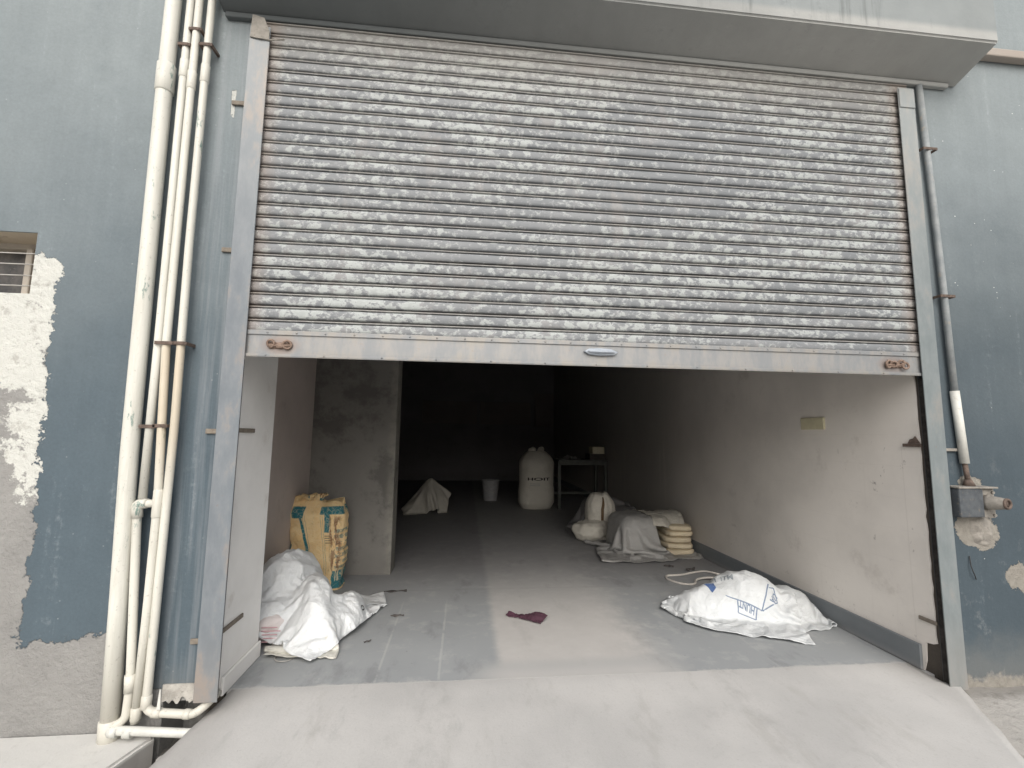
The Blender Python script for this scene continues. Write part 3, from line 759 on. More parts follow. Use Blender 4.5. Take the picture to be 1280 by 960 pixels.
# pressed pull handle
bm = NB()
hp = [(.055, 1.886), (.085, 1.902), (.150, 1.906), (.215, 1.902), (.255, 1.884), (.235, 1.868), (.150, 1.863), (.085, 1.869)]
prism(bm, hp, 1, -.006, .0235); bmesh.ops.bevel(bm, geom=[e for e in bm.edges if all(v.co.y < 0 for v in e.verts)], offset=.010, segments=3, affect='EDGES')
obj('pull_handle', bm, 'handle', BAR, True)
for cx, m_ in ((-1.632, 1), (2.028, -1)):
    bm = NB()
    box(bm, cx - .055, cx + .055, .0185, .0237, 1.846, 1.882, .002)
    torus(bm, (cx - .042 * m_, .010, 1.873), .019, .0065, (.15, 1, .2)); torus(bm, (cx + .042 * m_, .010, 1.868), .021, .0065, (-.2, 1, .1))
    tube(bm, [(cx - .055, .012, 1.862), (cx + .06, .012, 1.864)], .0075, 10); box(bm, cx - .012, cx + .02, .0045, .018, 1.848, 1.878, .003)
    if m_ < 0: torus(bm, (cx - .015, .004, 1.866), .017, .006, (.5, 1, .3)); torus(bm, (cx + .066, .006, 1.860), .020, .0065, (.1, 1, -.2))
    obj('lock_hasp', bm, 'rust', BAR, True)
def rail(x0, x1, z0, z1, inner, mat):
    """steel channel; inner: +1 opening towards +x"""
    o_, i_ = (x0, x1) if inner > 0 else (x1, x0)
    bm = NB()
    a = sorted((o_, i_))
    box(bm, a[0], a[1], 0, .0045, z0, z1, .0012)
    w = sorted((o_, o_ + inner * .006)); box(bm, w[0], w[1], .0048, .053, z0, z1)
    b = sorted((o_, o_ + inner * .062)); box(bm, b[0], b[1], .0533, .0585, z0, z1)
    # a rolled edge on the slot side
    tube(bm, [(i_ - inner * .003, .004, z0), (i_ - inner * .003, .004, z1)], .004, 8)
    r = obj('guide_rail', bm, mat, SH)
    return r
RL = rail(-1.911, -1.800, .073, 3.735, 1, 'rail')
RR = rail(2.203, 2.318, -.032, 3.745, -1, 'rail_clean')
obj('channel_shade_fill', box(NB(), 2.2225, 2.3110, .012, .0525, -.028, 1.788), 'groove_shade', RR)  # dark box added to paint the shade inside the channel
obj('channel_shade_fill', box(NB(), -1.9040, -1.8195, .012, .0525, .08, 1.788), 'groove_shade', RL)  # same painted shade filler for the left channel
for z, w in ((2.40, .075), (1.397, .075), (3.282, .09), (.34, .06)):
    bm = NB(); box(bm, -1.912 - w, -1.9115, .046, .0575, z - .013, z + .013, .002); obj('wall_lug', bm, 'lug', RL)
for y, z in ((.23, 1.404), (.26, .344)):
    bm = NB(); box(bm, -1.8755, -1.866, .062, y + .12, z - .012, z + .012, .002); obj('wall_lug', bm, 'lug', RL)
bm = NB(); box(bm, 2.213, 2.224, .064, .185, 1.358, 1.378, .002)
prism(bm, [(.07, 1.379), (.15, 1.379), (.135, 1.405), (.11, 1.412), (.10, 1.425)], 0, 2.215, 2.2235); obj('wall_lug', bm, 'dark_rust', RR)
bm = NB(); box(bm, 2.213, 2.224, .064, .172, .298, .320, .002); obj('wall_lug', bm, 'lug', RR)
bm = NB(); box(bm, 2.3185, 2.44, .040, .0575, 1.335, 1.353, .002); obj('wall_lug', bm, 'gear_pale', RR)
# flared guide mouth at the head of the left channel
bm = NB()
prism(bm, [(-1.905, 3.66), (-1.800, 3.645), (-1.80, 3.70), (-1.83, 3.775), (-1.895, 3.79)], 1, -.024, -.019)
for v in bm.verts: v.co.y += (v.co.z - 3.65) * -.08 + .017
tube(bm, [(-1.905, -.004, 3.66), (-1.85, -.008, 3.652), (-1.795, -.004, 3.65), (-1.72, .004, 3.668)], .004, 8)
obj('guide_mouth', bm, 'gear_pale', RL)
bm = NB(); box(bm, 2.205, 2.316, -.006, -.0005, 3.60, 3.735, .002); obj('guide_mouth', bm, 'rail_clean', RR)

# ------------------------------------------------------------------ pipes on the left wall
def pipe(name, label, pts, r, mat, couplings=(), clamps=(), seg=18, base=None, tees=()):
    t = thing(name, label, 'pipe', base or (pts[-1][0], .06, -.07))
    obj('pipe_run', tube(NB(), bend(pts, .05), r, seg), mat, t)
    for p, q in couplings: obj('coupling', tube(NB(), [p, p, q, q] if 0 else [p, Vector(p).lerp(Vector(q), .04), Vector(p).lerp(Vector(q), .96), q], [r, r * 1.16, r * 1.16, r], seg), mat, t)
    for (x0, x1, z) in clamps:
        bm = NB(); box(bm, x0, x1, -r - .006, -r - .002, z - .009, z + .009, .001); box(bm, x0 - .012, x0 + .001, -r - .004, .058, z - .008, z + .008); box(bm, x1 - .001, x1 + .012, -r - .004, .058, z - .008, z + .008)
        obj('pipe_clamp', bm, 'dark_rust', t)
    return t
pipe('drainpipe', 'thickest cream drainpipe, full height, at the left of the pipe cluster', [(-2.334, .0, 8.5), (-2.336, .0, 3.3), (-2.329, .0, 2.4), (-2.317, .0, 1.3), (-2.294, .0, .6), (-2.274, .0, -.08)], .039, 'pvc',
     [((-2.335, 0, 3.27), (-2.336, 0, 3.44)), ((-2.274, 0, -.075), (-2.2765, 0, .02))], seg=28)
pipe('water_pipe', 'thin cream pipe next to the thick drainpipe, cut off open just above the side branch', [(-2.244, 0, 8.5), (-2.244, 0, 3.4), (-2.237, 0, 2.4), (-2.233, 0, 1.8), (-2.233, 0, 1.055)], .0195, 'pvc',
     [((-2.244, 0, 3.37), (-2.244, 0, 3.48))], [(-2.266, -2.222, 3.56), (-2.260, -2.206, 1.417)])
p2 = pipe('water_pipe', 'thin rust stained pipe with the side branch, between the two other thin pipes', [(-2.190, -.004, 8.5), (-2.196, -.004, 3.3), (-2.193, -.004, 2.4), (-2.191, -.004, 1.85), (-2.173, -.004, 1.4), (-2.157, -.004, 1.04), (-2.157, -.004, .5), (-2.163, -.004, .0)], .0195, 'pvc_stained',
     [((-2.196, -.004, 3.30), (-2.196, -.004, 3.41)), ((-2.157, -.004, .96), (-2.157, -.004, 1.10)), ((-2.162, -.004, .01), (-2.161, -.004, .07))], [(-2.216, -2.170, 3.66), (-2.196, -2.150, 1.421)])
obj('side_branch', tube(NB(), bend([(-2.157, -.004, 1.03), (-2.252, -.004, 1.03), (-2.235, -.004, .75), (-2.200, -.004, .17), (-2.203, -.008, .02), (-2.255, -.02, -.012)], .03), .0195, 18), 'pvc_stained', p2)
obj('elbow', tube(NB(), bend([(-2.205, -.004, 1.03), (-2.252, -.004, 1.03), (-2.247, -.004, .96)], .03), .0245, 18), 'pvc_stained', p2)
obj('coupling', tube(NB(), [(-2.2035, -.004, .22), (-2.199, -.004, .14)], .0245, 18), 'pvc_stained', p2)
obj('ground_run', tube(NB(), bend([(-2.262, -.03, -.016), (-2.16, -.03, -.022), (-1.90, -.03, -.045), (-1.86, -.01, -.05)], .03), .020, 18), 'pvc_white', p2)
for x in (-2.235, -2.17): obj('coupling', tube(NB(), [(x - .018, -.03, -.018 - (x + 2.26) * .1), (x + .018, -.03, -.022 - (x + 2.26) * .1)], .0245, 18), 'pvc_white', p2)
p3 = pipe('water_pipe', 'rightmost cream pipe, bending at the foot towards the shutter rail', [(-2.130, 0, 8.5), (-2.131, 0, 3.4), (-2.128, 0, 2.4), (-2.121, 0, 1.85), (-2.115, 0, 1.42), (-2.120, 0, .4), (-2.123, 0, .043), (-1.900, .0, .022), (-1.86, .03, .05), (-1.852, .12, .06)], .0195, 'pvc_stained',
     [((-2.131, 0, 3.35), (-2.131, 0, 3.46)), ((-2.123, 0, .06), (-2.122, 0, .12)), ((-2.09, 0, .040), (-2.05, 0, .036)), ((-1.945, 0, .027), (-1.915, 0, .024))], [(-2.155, -2.107, 3.571), (-2.145, -2.093, 1.853)])
obj('pipe_clamp', box(NB(), -2.235, -2.146, -.030, -.027, 1.842, 1.860, .001), 'dark_rust', p3)
bm = NB(); prism(bm, [(-2.062, .062), (-2.045, .062), (-2.05, .15), (-2.055, .155)], 1, -.022, -.018); obj('splinter', bm, 'pvc_white', p3)

# ------------------------------------------------------------------ gear operator on the right wall
G = thing('shutter_gear', 'rusty shutter winding gear with its long vertical rod on the right wall', 'gear', (2.5, .06, .92))
obj('rod_casing', tube(NB(), [(2.396, .03, 3.80), (2.421, .03, 2.975), (2.436, .03, 2.325), (2.446, .03, 1.706)], .019, 14), 'grey_rod', G)
obj('rod_sleeve', tube(NB(), [(2.4455, .03, 1.712), (2.469, .03, 1.262)], .024, 16), 'pvc_white', G)
obj('drive_rod', tube(NB(), [(2.468, .03, 1.28), (2.478, .026, 1.12)], [.014, .014], 12), 'dark_rust', G)
bm = NB(); tube(bm, [(2.475, .026, 1.165), (2.479, .026, 1.125)], [.018, .032], 14); obj('rod_collar', bm, 'dark_rust', G)
bm = NB(); box(bm, 2.335, 2.498, -.035, .058, .945, 1.115, .008, 2); obj('gear_housing', bm, 'gear_dark', G)
bm = NB(); box(bm, 2.330, 2.595, -.042, .058, 1.1155, 1.126, .002); box(bm, 2.499, 2.600, -.012, .058, .938, 1.1135, .006, 2)
for x, z in ((2.515, .955), (2.585, .955), (2.515, 1.09), (2.585, 1.09)):
    tube(bm, [(x, -.012, z), (x, -.022, z)], .009, 6)
obj('gear_bracket', bm, 'gear_pale', G)
bm = NB(); tube(bm, [(2.545, -.010, 1.030), (2.548, -.03, 1.032), (2.563, -.09, 1.034), (2.566, -.10, 1.034)], [.048, .043, .033, .030], 20, True)
obj('socket', bm, 'gear_pale', G, True)
bm = NB(); torus(bm, (2.5665, -.1015, 1.034), .026, .008, (.12, -1, .02)); tube(bm, [(2.566, -.100, 1.034), (2.5663, -.1012, 1.034)], .019, 16)
obj('socket_rim', bm, 'dark_rust', G, True)
for z, x in ((3.33, 2.41), (2.322, 2.436)):
    bm = NB(); box(bm, x - .05, x + .055, .006, .010, z - .009, z + .009, .001); box(bm, x - .05, x - .044, .010, .058, z - .008, z + .008); box(bm, x + .049, x + .055, .010, .058, z - .008, z + .008); obj('rod_clip', bm, 'dark_rust', G)
o = obj('loose_wire', tube(NB(), bend([(2.47, .055, .70), (2.463, .045, .64), (2.478, .04, .59), (2.495, .05, .565)], .04), .003, 6), 'ink_black', base=(2.47, .055, .56))
tag(o, 'short black wire end hanging from the broken plaster on the right wall', 'wire')
# broken plaster lumps under the gear
def patch(cx, cz, rx, rz, seed, dep):
    n = 30; P = np.zeros((n, n, 3))
    for j in range(n):
        for i in range(n):
            u, v = i / (n - 1) * 2 - 1, j / (n - 1) * 2 - 1; r = max(abs(u), abs(v)); a = math.atan2(v, u)
            k = (1 + .25 * mn.noise(Vector((math.cos(a) * 1.6, math.sin(a) * 1.6, seed)))) if r else 1
            d = r * k; l = math.hypot(u, v) or 1; s = r / l
            x, z = cx + u * s * rx * k, cz + v * s * rz * k
            y = .0595 - dep * (1 - r ** 3) * (.5 + .9 * abs(mn.fractal(Vector((x * 14, z * 14, seed)), 1, 2, 4)))
            P[j, i] = (x, y + (.002 if r == 1 else 0), z)
    return grid_bm(P)
obj('broken_plaster', patch(2.575, .85, .085, .085, 3, .022), 'gear_pale', WH)

# ------------------------------------------------------------------ small things on walls
t = thing('switch_plate', 'yellowed blank plate on the pinkish right inner wall', 'wall plate', (2.224, .95, 1.47))
obj('plate', box(NB(), 2.208, 2.2242, .830, 1.080, 1.478, 1.574, .004, 2), 'plate', t)
bm = NB()
for y in (.86, 1.05): tube(bm, [(2.208, y, 1.526), (2.2065, y, 1.526)], .006, 8)
box(bm, 2.2066, 2.2079, .90, 1.01, 1.50, 1.55, .0005); obj('blank_cover', bm, 'plate', t)

# ------------------------------------------------------------------ the front right sacks
F = Field(.7, 2.2, .3, 2.0)
F.bump(1.68, 1.16, .31, .25, .29, 2.0, R(-20)).bump(1.45, 1.14, .34, .19, .19, 2., R(-12)).bump(2.02, 1.08, .17, .2, .17, 2.2).bump(1.90, .98, .14, .14, .10, 2.)
F.rough(.020, 7., 3, R(-40), .5)
S2_ = thing('white_sack', 'smaller crumpled white sack wedged between the printed sack and the right wall', 'sack', (2.02, 1.1, 0))
P = drape(F, (1.99, 1.07), (.50, .60), R(25), .022, .34, (.82, .82), 130, 12, 5, xlim=(0, 2.185))
_, Gd = cloth_obj('sack_cloth', P, 'sack', S2_)
bm = on_grid(line_bm(NB(), [(.62, .40), (.74, .44)], .09), Gd); obj('print', bm, 'ink_deep', S2_)
F.stamp(P)
S1 = thing('white_sack', 'white woven sack with blue boxed lettering lying on the floor at right', 'sack', (1.55, 1.1, 0))
def taper(U, V, a, b): return a, b * (1 - .78 * np.clip((-.10 - U) / .40, 0, 1) ** 1.1) + .03 * np.clip(U, 0, 1)
P = drape(F, (1.54, 1.09), (1.05, .92), R(-27), .02, .42, (.88, .82), 170, 14, 3, shape=taper, tilt=(.05, 0), jit=.018, xlim=(0, 2.185))
_, Gd = cloth_obj('sack_cloth', P, 'sack', S1, cr=.009, seed=3); FRONT = Gd

# lettering on the printed sack
PR = bm_ = NB()
def ink(parent, G, bm, mat, name='print', off=.0035): return obj(name, on_grid(bm, G, off), mat, parent)
b = line_bm(NB(), [(.50, .46), (.74, .40)], .010); line_bm(b, [(.58, .438), (.578, .34), (.70, .315), (.705, .41)], .009)
line_bm(b, [(.74, .40), (.80, .66)], .009); line_bm(b, [(.745, .40), (.86, .52), (.835, .64), (.80, .62)], .009)
ink(S1, FRONT, b, 'ink_blue')
ink(S1, FRONT, text_bm('HUNT', .692, .405, math.pi - .16, .037, .085, .03), 'ink_blue', 'lettering')
ink(S1, FRONT, text_bm('UA', .835, .60, math.pi + 1.0, .05, .08, .03), 'ink_blue', 'lettering')
ink(S1, FRONT, text_bm('I  ITM', .44, .63, -.1, .055, .075, .03), 'ink_grey', 'lettering')
b = NB(); b.faces.new([b.verts.new((u, v, 0)) for u, v in ((.36, .58), (.43, .61), (.445, .53), (.415, .47), (.395, .52))]); ink(S1, FRONT, b, 'ink_deep')

ink(S1, FRONT, line_bm(NB(), [(.06 + .02 * i, .035 + .004 * math.sin(i * 1.3)) for i in range(45)], .006), 'ink_grey', 'hem_stitch', .002)
# ------------------------------------------------------------------ the pile of sacks by the left jamb
LB = thing('white_bag', 'low filled pale bag with faint pink lines beneath the white sacks behind the left jamb', 'bag', (-1.95, .98, 0))
_, Pb = blob('bag_body', (-1.97, .98, .105), (.215, .25, .105), 'pink_bag', LB, 3.2, amp=.016, fr=7, seed=3)
bm = NB()
for k in range(5): box(bm, -1.90, -1.80 + .02 * (k % 2), .7285, .7335, .045 + k * .022, .050 + k * .022)
obj('print', bm, 'ink_pink', LB)
F = Field(-2.3, -.9, .3, 2.2)
F.bump(-1.97, .98, .215, .25, .215, 3.2).bump(-1.60, .86, .19, .17, .19, 2.3).bump(-1.95, 1.30, .25, .36, .47, 3., q=2.).bump(-1.68, 1.08, .15, .42, .33, 2.2, R(20)).bump(-1.45, 1.15, .12, .3, .17, 2., R(10))
F.rough(.028, 6.5, 5, R(62), .35)
XL = dict(xlim=(-2.15, 9))
T = thing('cream_sack', 'folded off white sack at the front foot of the white pile by the left jamb', 'sack', (-1.6, .85, 0))
P = drape(F, (-1.66, .88), (.44, .46), R(8), .022, .35, (.74, .74), 130, 12, 21, jit=.02, **XL); cloth_obj('sack_cloth', P, 'sack_cream', T); F.stamp(P)
T = thing('white_sack', 'bunched white sack on top of the pile, nearest the left jamb', 'sack', (-1.98, 1.0, .2))
P = drape(F, (-1.99, 1.12), (.40, .56), R(5), .022, .62, (.80, .82), 130, 12, 22, jit=.022, fric=.8, **XL); cloth_obj('sack_cloth', P, 'sack_bright', T, cr=.014); F.stamp(P)
T = thing('white_sack', 'largest white sack of the left pile, sweeping to a point on the floor', 'sack', (-1.6, 1.15, 0))
P = drape(F, (-1.72, 1.12), (.86, 1.08), R(-20), .021, .62, (.86, .86), 170, 14, 23, jit=.022, tilt=(-.1, .1), fric=.8, **XL, shape=lambda U, V, a, b: (a * (1 - .45 * np.clip(-V - .1, 0, 1)), b))
_, G2 = cloth_obj('sack_cloth', P, 'sack_bright', T, cr=.020, fr=6.5, seed=11)
b = NB(); k = 22
ri = [(.90 + .018 * math.cos(t), .62 + .030 * math.sin(t)) for t in [2 * math.pi * i / k for i in range(k + 1)]]
ink(T, G2, line_bm(b, ri, .010), 'ink_black'); F.stamp(P)
ink(T, G2, line_bm(NB(), [(.05 + .02 * i, .04 + .004 * math.sin(i * 1.3)) for i in range(45)], .006), 'ink_grey', 'hem_stitch', .002)
T = thing('white_sack', 'flat sack corner poking out of the left pile towards the brown bag', 'sack', (-1.4, 1.5, 0))
P = drape(F, (-1.42, 1.50), (.34, .30), R(20), .024, .30, (.9, .9), 100, 10, 24); cloth_obj('sack_cloth', P, 'sack', T)

# ------------------------------------------------------------------ brown printed paper bag
T = thing('paper_bag', 'tall crumpled brown paper bag with teal stripes standing behind the white sacks', 'bag', (-1.92, 2.02, 0))
def paper():
    nu, nv = 140, 84; c = (-1.935, 1.985); hx, hy, H = .238, .130, .80; P = np.zeros((nv, nu + 1, 3)); UV = np.zeros((nv, nu + 1, 2))
    for j in range(nv):
        v = j / (nv - 1); z = v * H
        for i in range(nu + 1):
            t = 2 * math.pi * (i % nu) / nu; e = .42
            f = lambda q: math.copysign(abs(q) ** e, q)
            x, y = f(math.cos(t)) * hx, f(math.sin(t)) * hy
            pinch = 1 - .10 * max(0, v - .8) / .2 - .05 * math.sin(v * 5 + x * 4)
            q = Vector((x * 5.2, y * 5.2, z * 4.2))
            cr = .5 - abs(mn.noise(q)) * 1.5; cr2 = .5 - abs(mn.noise(q * 2.3 + Vector((5, 0, 0)))) * 1.5
            fl = mn.noise(Vector((z * 16, t, 3))) * (1 if abs(x) > hx * .72 else .25)
            s = 1 + .11 * cr + .06 * cr2 + .06 * fl
            zz = z
            if v > .9: zz = z + (v - .9) * H * .55 * (mn.noise(Vector((x * 7, y * 7, 2))) - .15 + (.55 if x < .02 else -.4))
            yb = y * pinch * s * (1 - .75 * max(0, v - .84) / .16)
            P[j, i] = (c[0] + x * s * pinch + .012 * math.sin(z * 7) - .02 * v, c[1] + yb, zz)
            UV[j, i] = ((x + hx) / (2 * hx), v)
    bm = NB(); L = bm.loops.layers.uv.new('UVMap')
    V = [[bm.verts.new(P[j, i]) for i in range(nu)] for j in range(nv)]
    for j in range(nv - 1):
        for i in range(nu):
            a = ((j, i), (j, (i + 1) % nu), (j + 1, (i + 1) % nu), (j + 1, i)); fc = bm.faces.new([V[p][q] for p, q in a]); fc.smooth = True
            for l, (p, q) in zip(fc.loops, a): l[L].uv = UV[p, q]
    tp = bm.faces.new(V[-1]); bm.faces.new(V[0][::-1])
    for l in tp.loops: l[L].uv = (.5, .7)
    # crushed, sunken mouth
    r = bmesh.ops.inset_region(bm, faces=[tp], thickness=.03, depth=-.02)
    return bm
obj('bag_body', paper(), 'paper', T, False)
for o in [c for c in T.children]: o.data.polygons.foreach_set('use_smooth', [True] * len(o.data.polygons))
bm = NB()
pf = np.zeros((8, 22, 3))
for j in range(8):
    for i in range(22):
        u, v = i / 21, j / 7
        pf[j, i] = (-2.13 + u * .24, 1.90 + v * .14, .785 + .055 * math.sin(v * 2.6) + .025 * mn.noise(Vector((u * 5, v * 4, 9))) - .03 * (1 - u) * v)
o = obj('torn_flap', grid_bm(pf), 'paper', T, True)

# ------------------------------------------------------------------ rag, rope, scraps on the floor
T = thing('maroon_rag', 'twisted maroon rag lying alone in the middle of the floor', 'rag', (-.11, 1.13, 0))
F = Field(-.5, .3, .8, 1.5, .008)
F.bump(-.03, 1.10, .08, .06, .034, 2).bump(-.20, 1.20, .06, .03, .020, 2).rough(.012, 22., 3)
def rg(U, V, a, b):
    s = np.exp(-((U - .04) / .10) ** 2); w = .55 + .45 * np.sin(U * 3) - .46 * s
    return a, b * np.clip(w, .18, 1) + .015 * np.sin(U * 9)
P = drape(F, (-.115, 1.135), (.335, .13), R(-31), .008, .06, (.92, .9), 60, 8, 31, jit=.006, shape=rg, bendk=.1)
cloth_obj('cloth', P, 'rag', T, thick=.004, cr=.004, fr=30)
o = obj('rope_loop', tube(NB(), bend([(2.03, 2.06, .012), (1.92, 2.22, .016), (1.74, 2.16, .012), (1.60, 2.10, .010), (1.44, 2.10, .010), (1.40, 1.98, .009), (1.47, 1.83, .010), (1.60, 1.80, .010), (1.67, 1.93, .018), (1.80, 1.95, .03), (2.0, 1.86, .035), (2.10, 1.80, .03)], .12, 8), .010, 10), 'rope', base=(1.6, 1.95, 0))
tag(o, 'pale rope loop lying on the floor behind the printed white sack', 'rope')
o = obj('plastic_scrap', patch(0, 0, .055, .03, 8, .03), 'red_bit', base=(0, 0, 0))
o.rotation_euler = (R(-90), 0, R(20)); o.location = (2.02, 2.05, -.028)
o.data.transform(Matrix.Diagonal((1, 1, 1, 1))); tag(o, 'dusty red plastic scrap beside the rope loop', 'scrap')
def scrap(x, y, l, w, ang, label, sd, mat='debris', h=.008, grp='dark scraps on the floor', nm='floor_scrap'):
    n, m_ = 14, 6; P = np.zeros((m_, n, 3)); ca, sa = math.cos(ang), math.sin(ang)
    for j in range(m_):
        for i in range(n):
            u, v = i / (n - 1) - .5, j / (m_ - 1) - .5; q = mn.noise(Vector((u * 3, sd, v * 2)))
            a, b = u * l, v * w * (1 - 1.6 * abs(u) ** 1.5) + q * l * .12
            P[j, i] = (x + a * ca - b * sa, y + a * sa + b * ca, .005 + h * (.4 + .6 * abs(math.cos(v * 3))) + h * .8 * q)
    o = obj(nm, grid_bm(P), mat, smooth=True, base=(x, y, 0)); md = o.modifiers.new('thickness', 'SOLIDIFY'); md.thickness = .003
    tag(o, label, 'scrap', grp)
scrap(-1.10, 1.225, .10, .022, .05, 'dark curled scrap nearest the tip of the white sack pile', 1)
scrap(-1.235, .79, .05, .018, .6, 'smallest dark scrap, just right of the foot of the left sack pile', 2)
scrap(-1.20, 1.80, .20, .035, .1, 'long dark streak of rubbish beside the partition foot', 4, h=.006)
scrap(1.80, 2.28, .14, .05, .5, 'dark crumpled scrap behind the rope loop', 6, h=.02)
scrap(1.62, 2.42, .10, .04, -.4, 'small dark scrap between the rope loop and the stacked bags', 7, h=.015)
o = obj('wire_ring', torus(NB(), (-1.70, .60, .006), .055, .0035, (.05, .05, 1), 24, 6), 'wire', base=(-1.70, .60, 0)); tag(o, 'thin dull wire ring on the floor by the left jamb foot', 'wire ring')

# ------------------------------------------------------------------ bag with a brown stripe
T = thing('striped_bag', 'slumped white bag with a brown stripe down its front, mid room', 'bag', (1.22, 3.8, 0))
blob('slumped_base', (1.13, 3.73, .135), (.245, .19, .14), 'sack_old', T, 2.3, (64, 30), .045, 5, 4, R(12), fold=.3)
def bagbody():
    nu, nv = 84, 44; Q = np.zeros((nv, nu + 1, 3))
    for j in range(nv):
        v = j / (nv - 1); z = v * .60; w = (.86 + .16 * math.sin(min(1, v * 1.4) * 2.4)) * (1 - .42 * max(0, (v - .72) / .28) ** 1.6)
        for i in range(nu + 1):
            t = 2 * math.pi * (i % nu) / nu; e = .72; x, y = math.copysign(abs(math.cos(t)) ** e, math.cos(t)), math.copysign(abs(math.sin(t)) ** e, math.sin(t))
            g = .07 * (.5 - 1.7 * abs(mn.noise(Vector((x * 2.2, y * 2.2, z * 3.2))))) + .03 * (v - .3) * math.sin(t * 5 + z * 5) + .05 * mn.noise(Vector((x * 2, y * 2, z * 2 + 8)))
            Q[j, i] = (1.325 + x * .205 * w * (1 + g) - .05 * v, 3.87 + y * .165 * w * (1 + g), z + .03 * v * mn.noise(Vector((x * 1.5, y * 1.5, 4))))
    return Q
Q = bagbody(); bm = grid_bm(Q); bmesh.ops.remove_doubles(bm, verts=bm.verts, dist=1e-5)
e_ = [e for e in bm.edges if e.is_boundary and e.verts[0].co.z > .3]; q_ = bmesh.ops.edgeloop_fill(bm, edges=e_)['faces']; bmesh.ops.inset_region(bm, faces=q_, thickness=.04, depth=.02)
obj('bag_body', bm, 'sack_old', T, True)
ink(T, Q, line_bm(NB(), [(.735, .40), (.745, .7), (.765, .97)], .016), 'tape', 'stripe', .006)

# ------------------------------------------------------------------ stacked cream bags under grey sheets
for k in range(5):
    lab = ['lowest cream paper bag of the uncovered stack', 'second cream paper bag from the bottom of the uncovered stack', 'middle cream paper bag of the five in the uncovered stack', 'fourth cream paper bag up in the uncovered stack', 'topmost cream paper bag of the stack, tucked under the sack'][k]
    z = .006 + .069 * k
    T = thing('cream_bag', lab, 'bag', (2.0, 3.1, z), 'cream bags stacked by the right wall')
    blob('bag_body', (2.005 + random.uniform(-.015, .015), 3.13 + random.uniform(-.01, .015), z + .0345), (.185 - .006 * k, .27, .036), 'cream_bag', T, 4.5, (64, 16), .016, 11, k + 1, random.uniform(-.09, .09))
T = thing('plastic_sheet', 'wrinkled grey plastic sheet spread on the floor under the cream bags', 'sheet', (1.9, 2.8, 0))
F = Field(1.0, 2.5, 2.4, 4.0, .02); F.rough(.016, 8., 1)
P = drape(F, (1.88, 2.86), (.80, .30), R(-3), .022, .08, (.88, .85), 60, 8, 51, jit=.012, xlim=(0, 2.19)); cloth_obj('sheet_cloth', P, 'sheet', T)
F.bump(1.60, 3.22, .345, .36, .43, 5., q=5.).bump(2.0, 3.30, .20, .36, .385, 4., q=4).rough(.022, 6., 4)
T = thing('plastic_sheet', 'grey plastic sheet draped over the left half of the bag stack, spilling forward', 'sheet', (1.56, 3.1, 0))
P = drape(F, (1.545, 3.12), (1.02, 1.26), R(-4), .03, .55, (.97, .97), 150, 12, 52, jit=.02, fric=.35, xlim=(0, 2.19))
cloth_obj('sheet_cloth', P, 'sheet', T); F.stamp(P, .01)
T = thing('white_sack', 'dingy white sack laid over the top of the cream bag stack', 'sack', (2.03, 3.2, .4))
F.bump(1.98, 3.26, .24, .33, .455, 3.2, q=3)
P = drape(F, (1.96, 3.20), (.66, .66), R(3), .024, .56, (.94, .94), 90, 12, 53, jit=.015, fric=.85, xlim=(0, 2.195))
cloth_obj('sack_cloth', P, 'sack_old', T)
F = Field(.7, 2.6, 3.4, 5.4, .025); F.rough(.03, 4., 2); F.bump(1.50, 4.45, .34, .28, .49, 3.5).bump(1.98, 4.15, .22, .30, .46, 3.).bump(1.75, 4.2, .4, .3, .38, 3.)
T = thing('covered_heap', 'low heap under a dark grey sheet behind the striped bag and the stack', 'heap', (1.7, 4.3, 0))
P = drape(F, (1.66, 4.30), (1.30, 1.15), R(-14), .04, .60, (.96, .96), 120, 10, 54, jit=.03, fric=.3, xlim=(0, 2.195))
cloth_obj('cover', P, 'sheet_dark', T)

# ------------------------------------------------------------------ back of the room
T = thing('jumbo_sack', 'tall full white sack standing upright with black lettering, knotted at the top', 'sack', (.81, 6.55, 0))
def jumbo():
    nu, nv = 72, 46; P = np.zeros((nv, nu + 1, 3))
    for j in range(nv):
        v = j / (nv - 1); z = v * 1.10
        w = .345 * (1 - max(0, .10 - v) * 1.6) * (1 - .52 * max(0, (v - .76) / .24) ** 1.9) * (1 + .03 * math.sin(v * 9))
        for i in range(nu + 1):
            t = 2 * math.pi * (i % nu) / nu; e = .8
            x, y = math.copysign(abs(math.cos(t)) ** e, math.cos(t)), math.copysign(abs(math.sin(t)) ** e, math.sin(t))
            g = .04 * max(0, v - .6) * math.sin(9 * t) + .03 * mn.fractal(Vector((x * 1.6, y * 1.6, z * 4)), 1, 2, 4)
            P[j, i] = (.81 + x * w * (1 + g), 6.57 + y * w * .82 * (1 + g), z + .02 * max(0, v - .8) * math.sin(3 * t))
    return P
P = jumbo(); bm = grid_bm(P); bmesh.ops.remove_doubles(bm, verts=bm.verts, dist=1e-5); bmesh.ops.holes_fill(bm, edges=[e for e in bm.edges if e.is_boundary])
obj('sack_body', bm, 'sack_old', T, True)
for sx, dx in ((-1, -.095), (1, .08)):
    blob('knotted_ear', (.81 + dx, 6.55, 1.12), (.075, .05, .06), 'sack_old', T, 2.2, (22, 14), .02, 12, 5 + sx, R(20 * sx))
def jt(txt, u, v, s, mat):
    b = text_bm(txt, u, v, 0, s * 1.15, s, .035); 
    for vv in b.verts: vv.co.x = u + (vv.co.x - u)
    return ink(T, P, b, mat, 'lettering', .006)
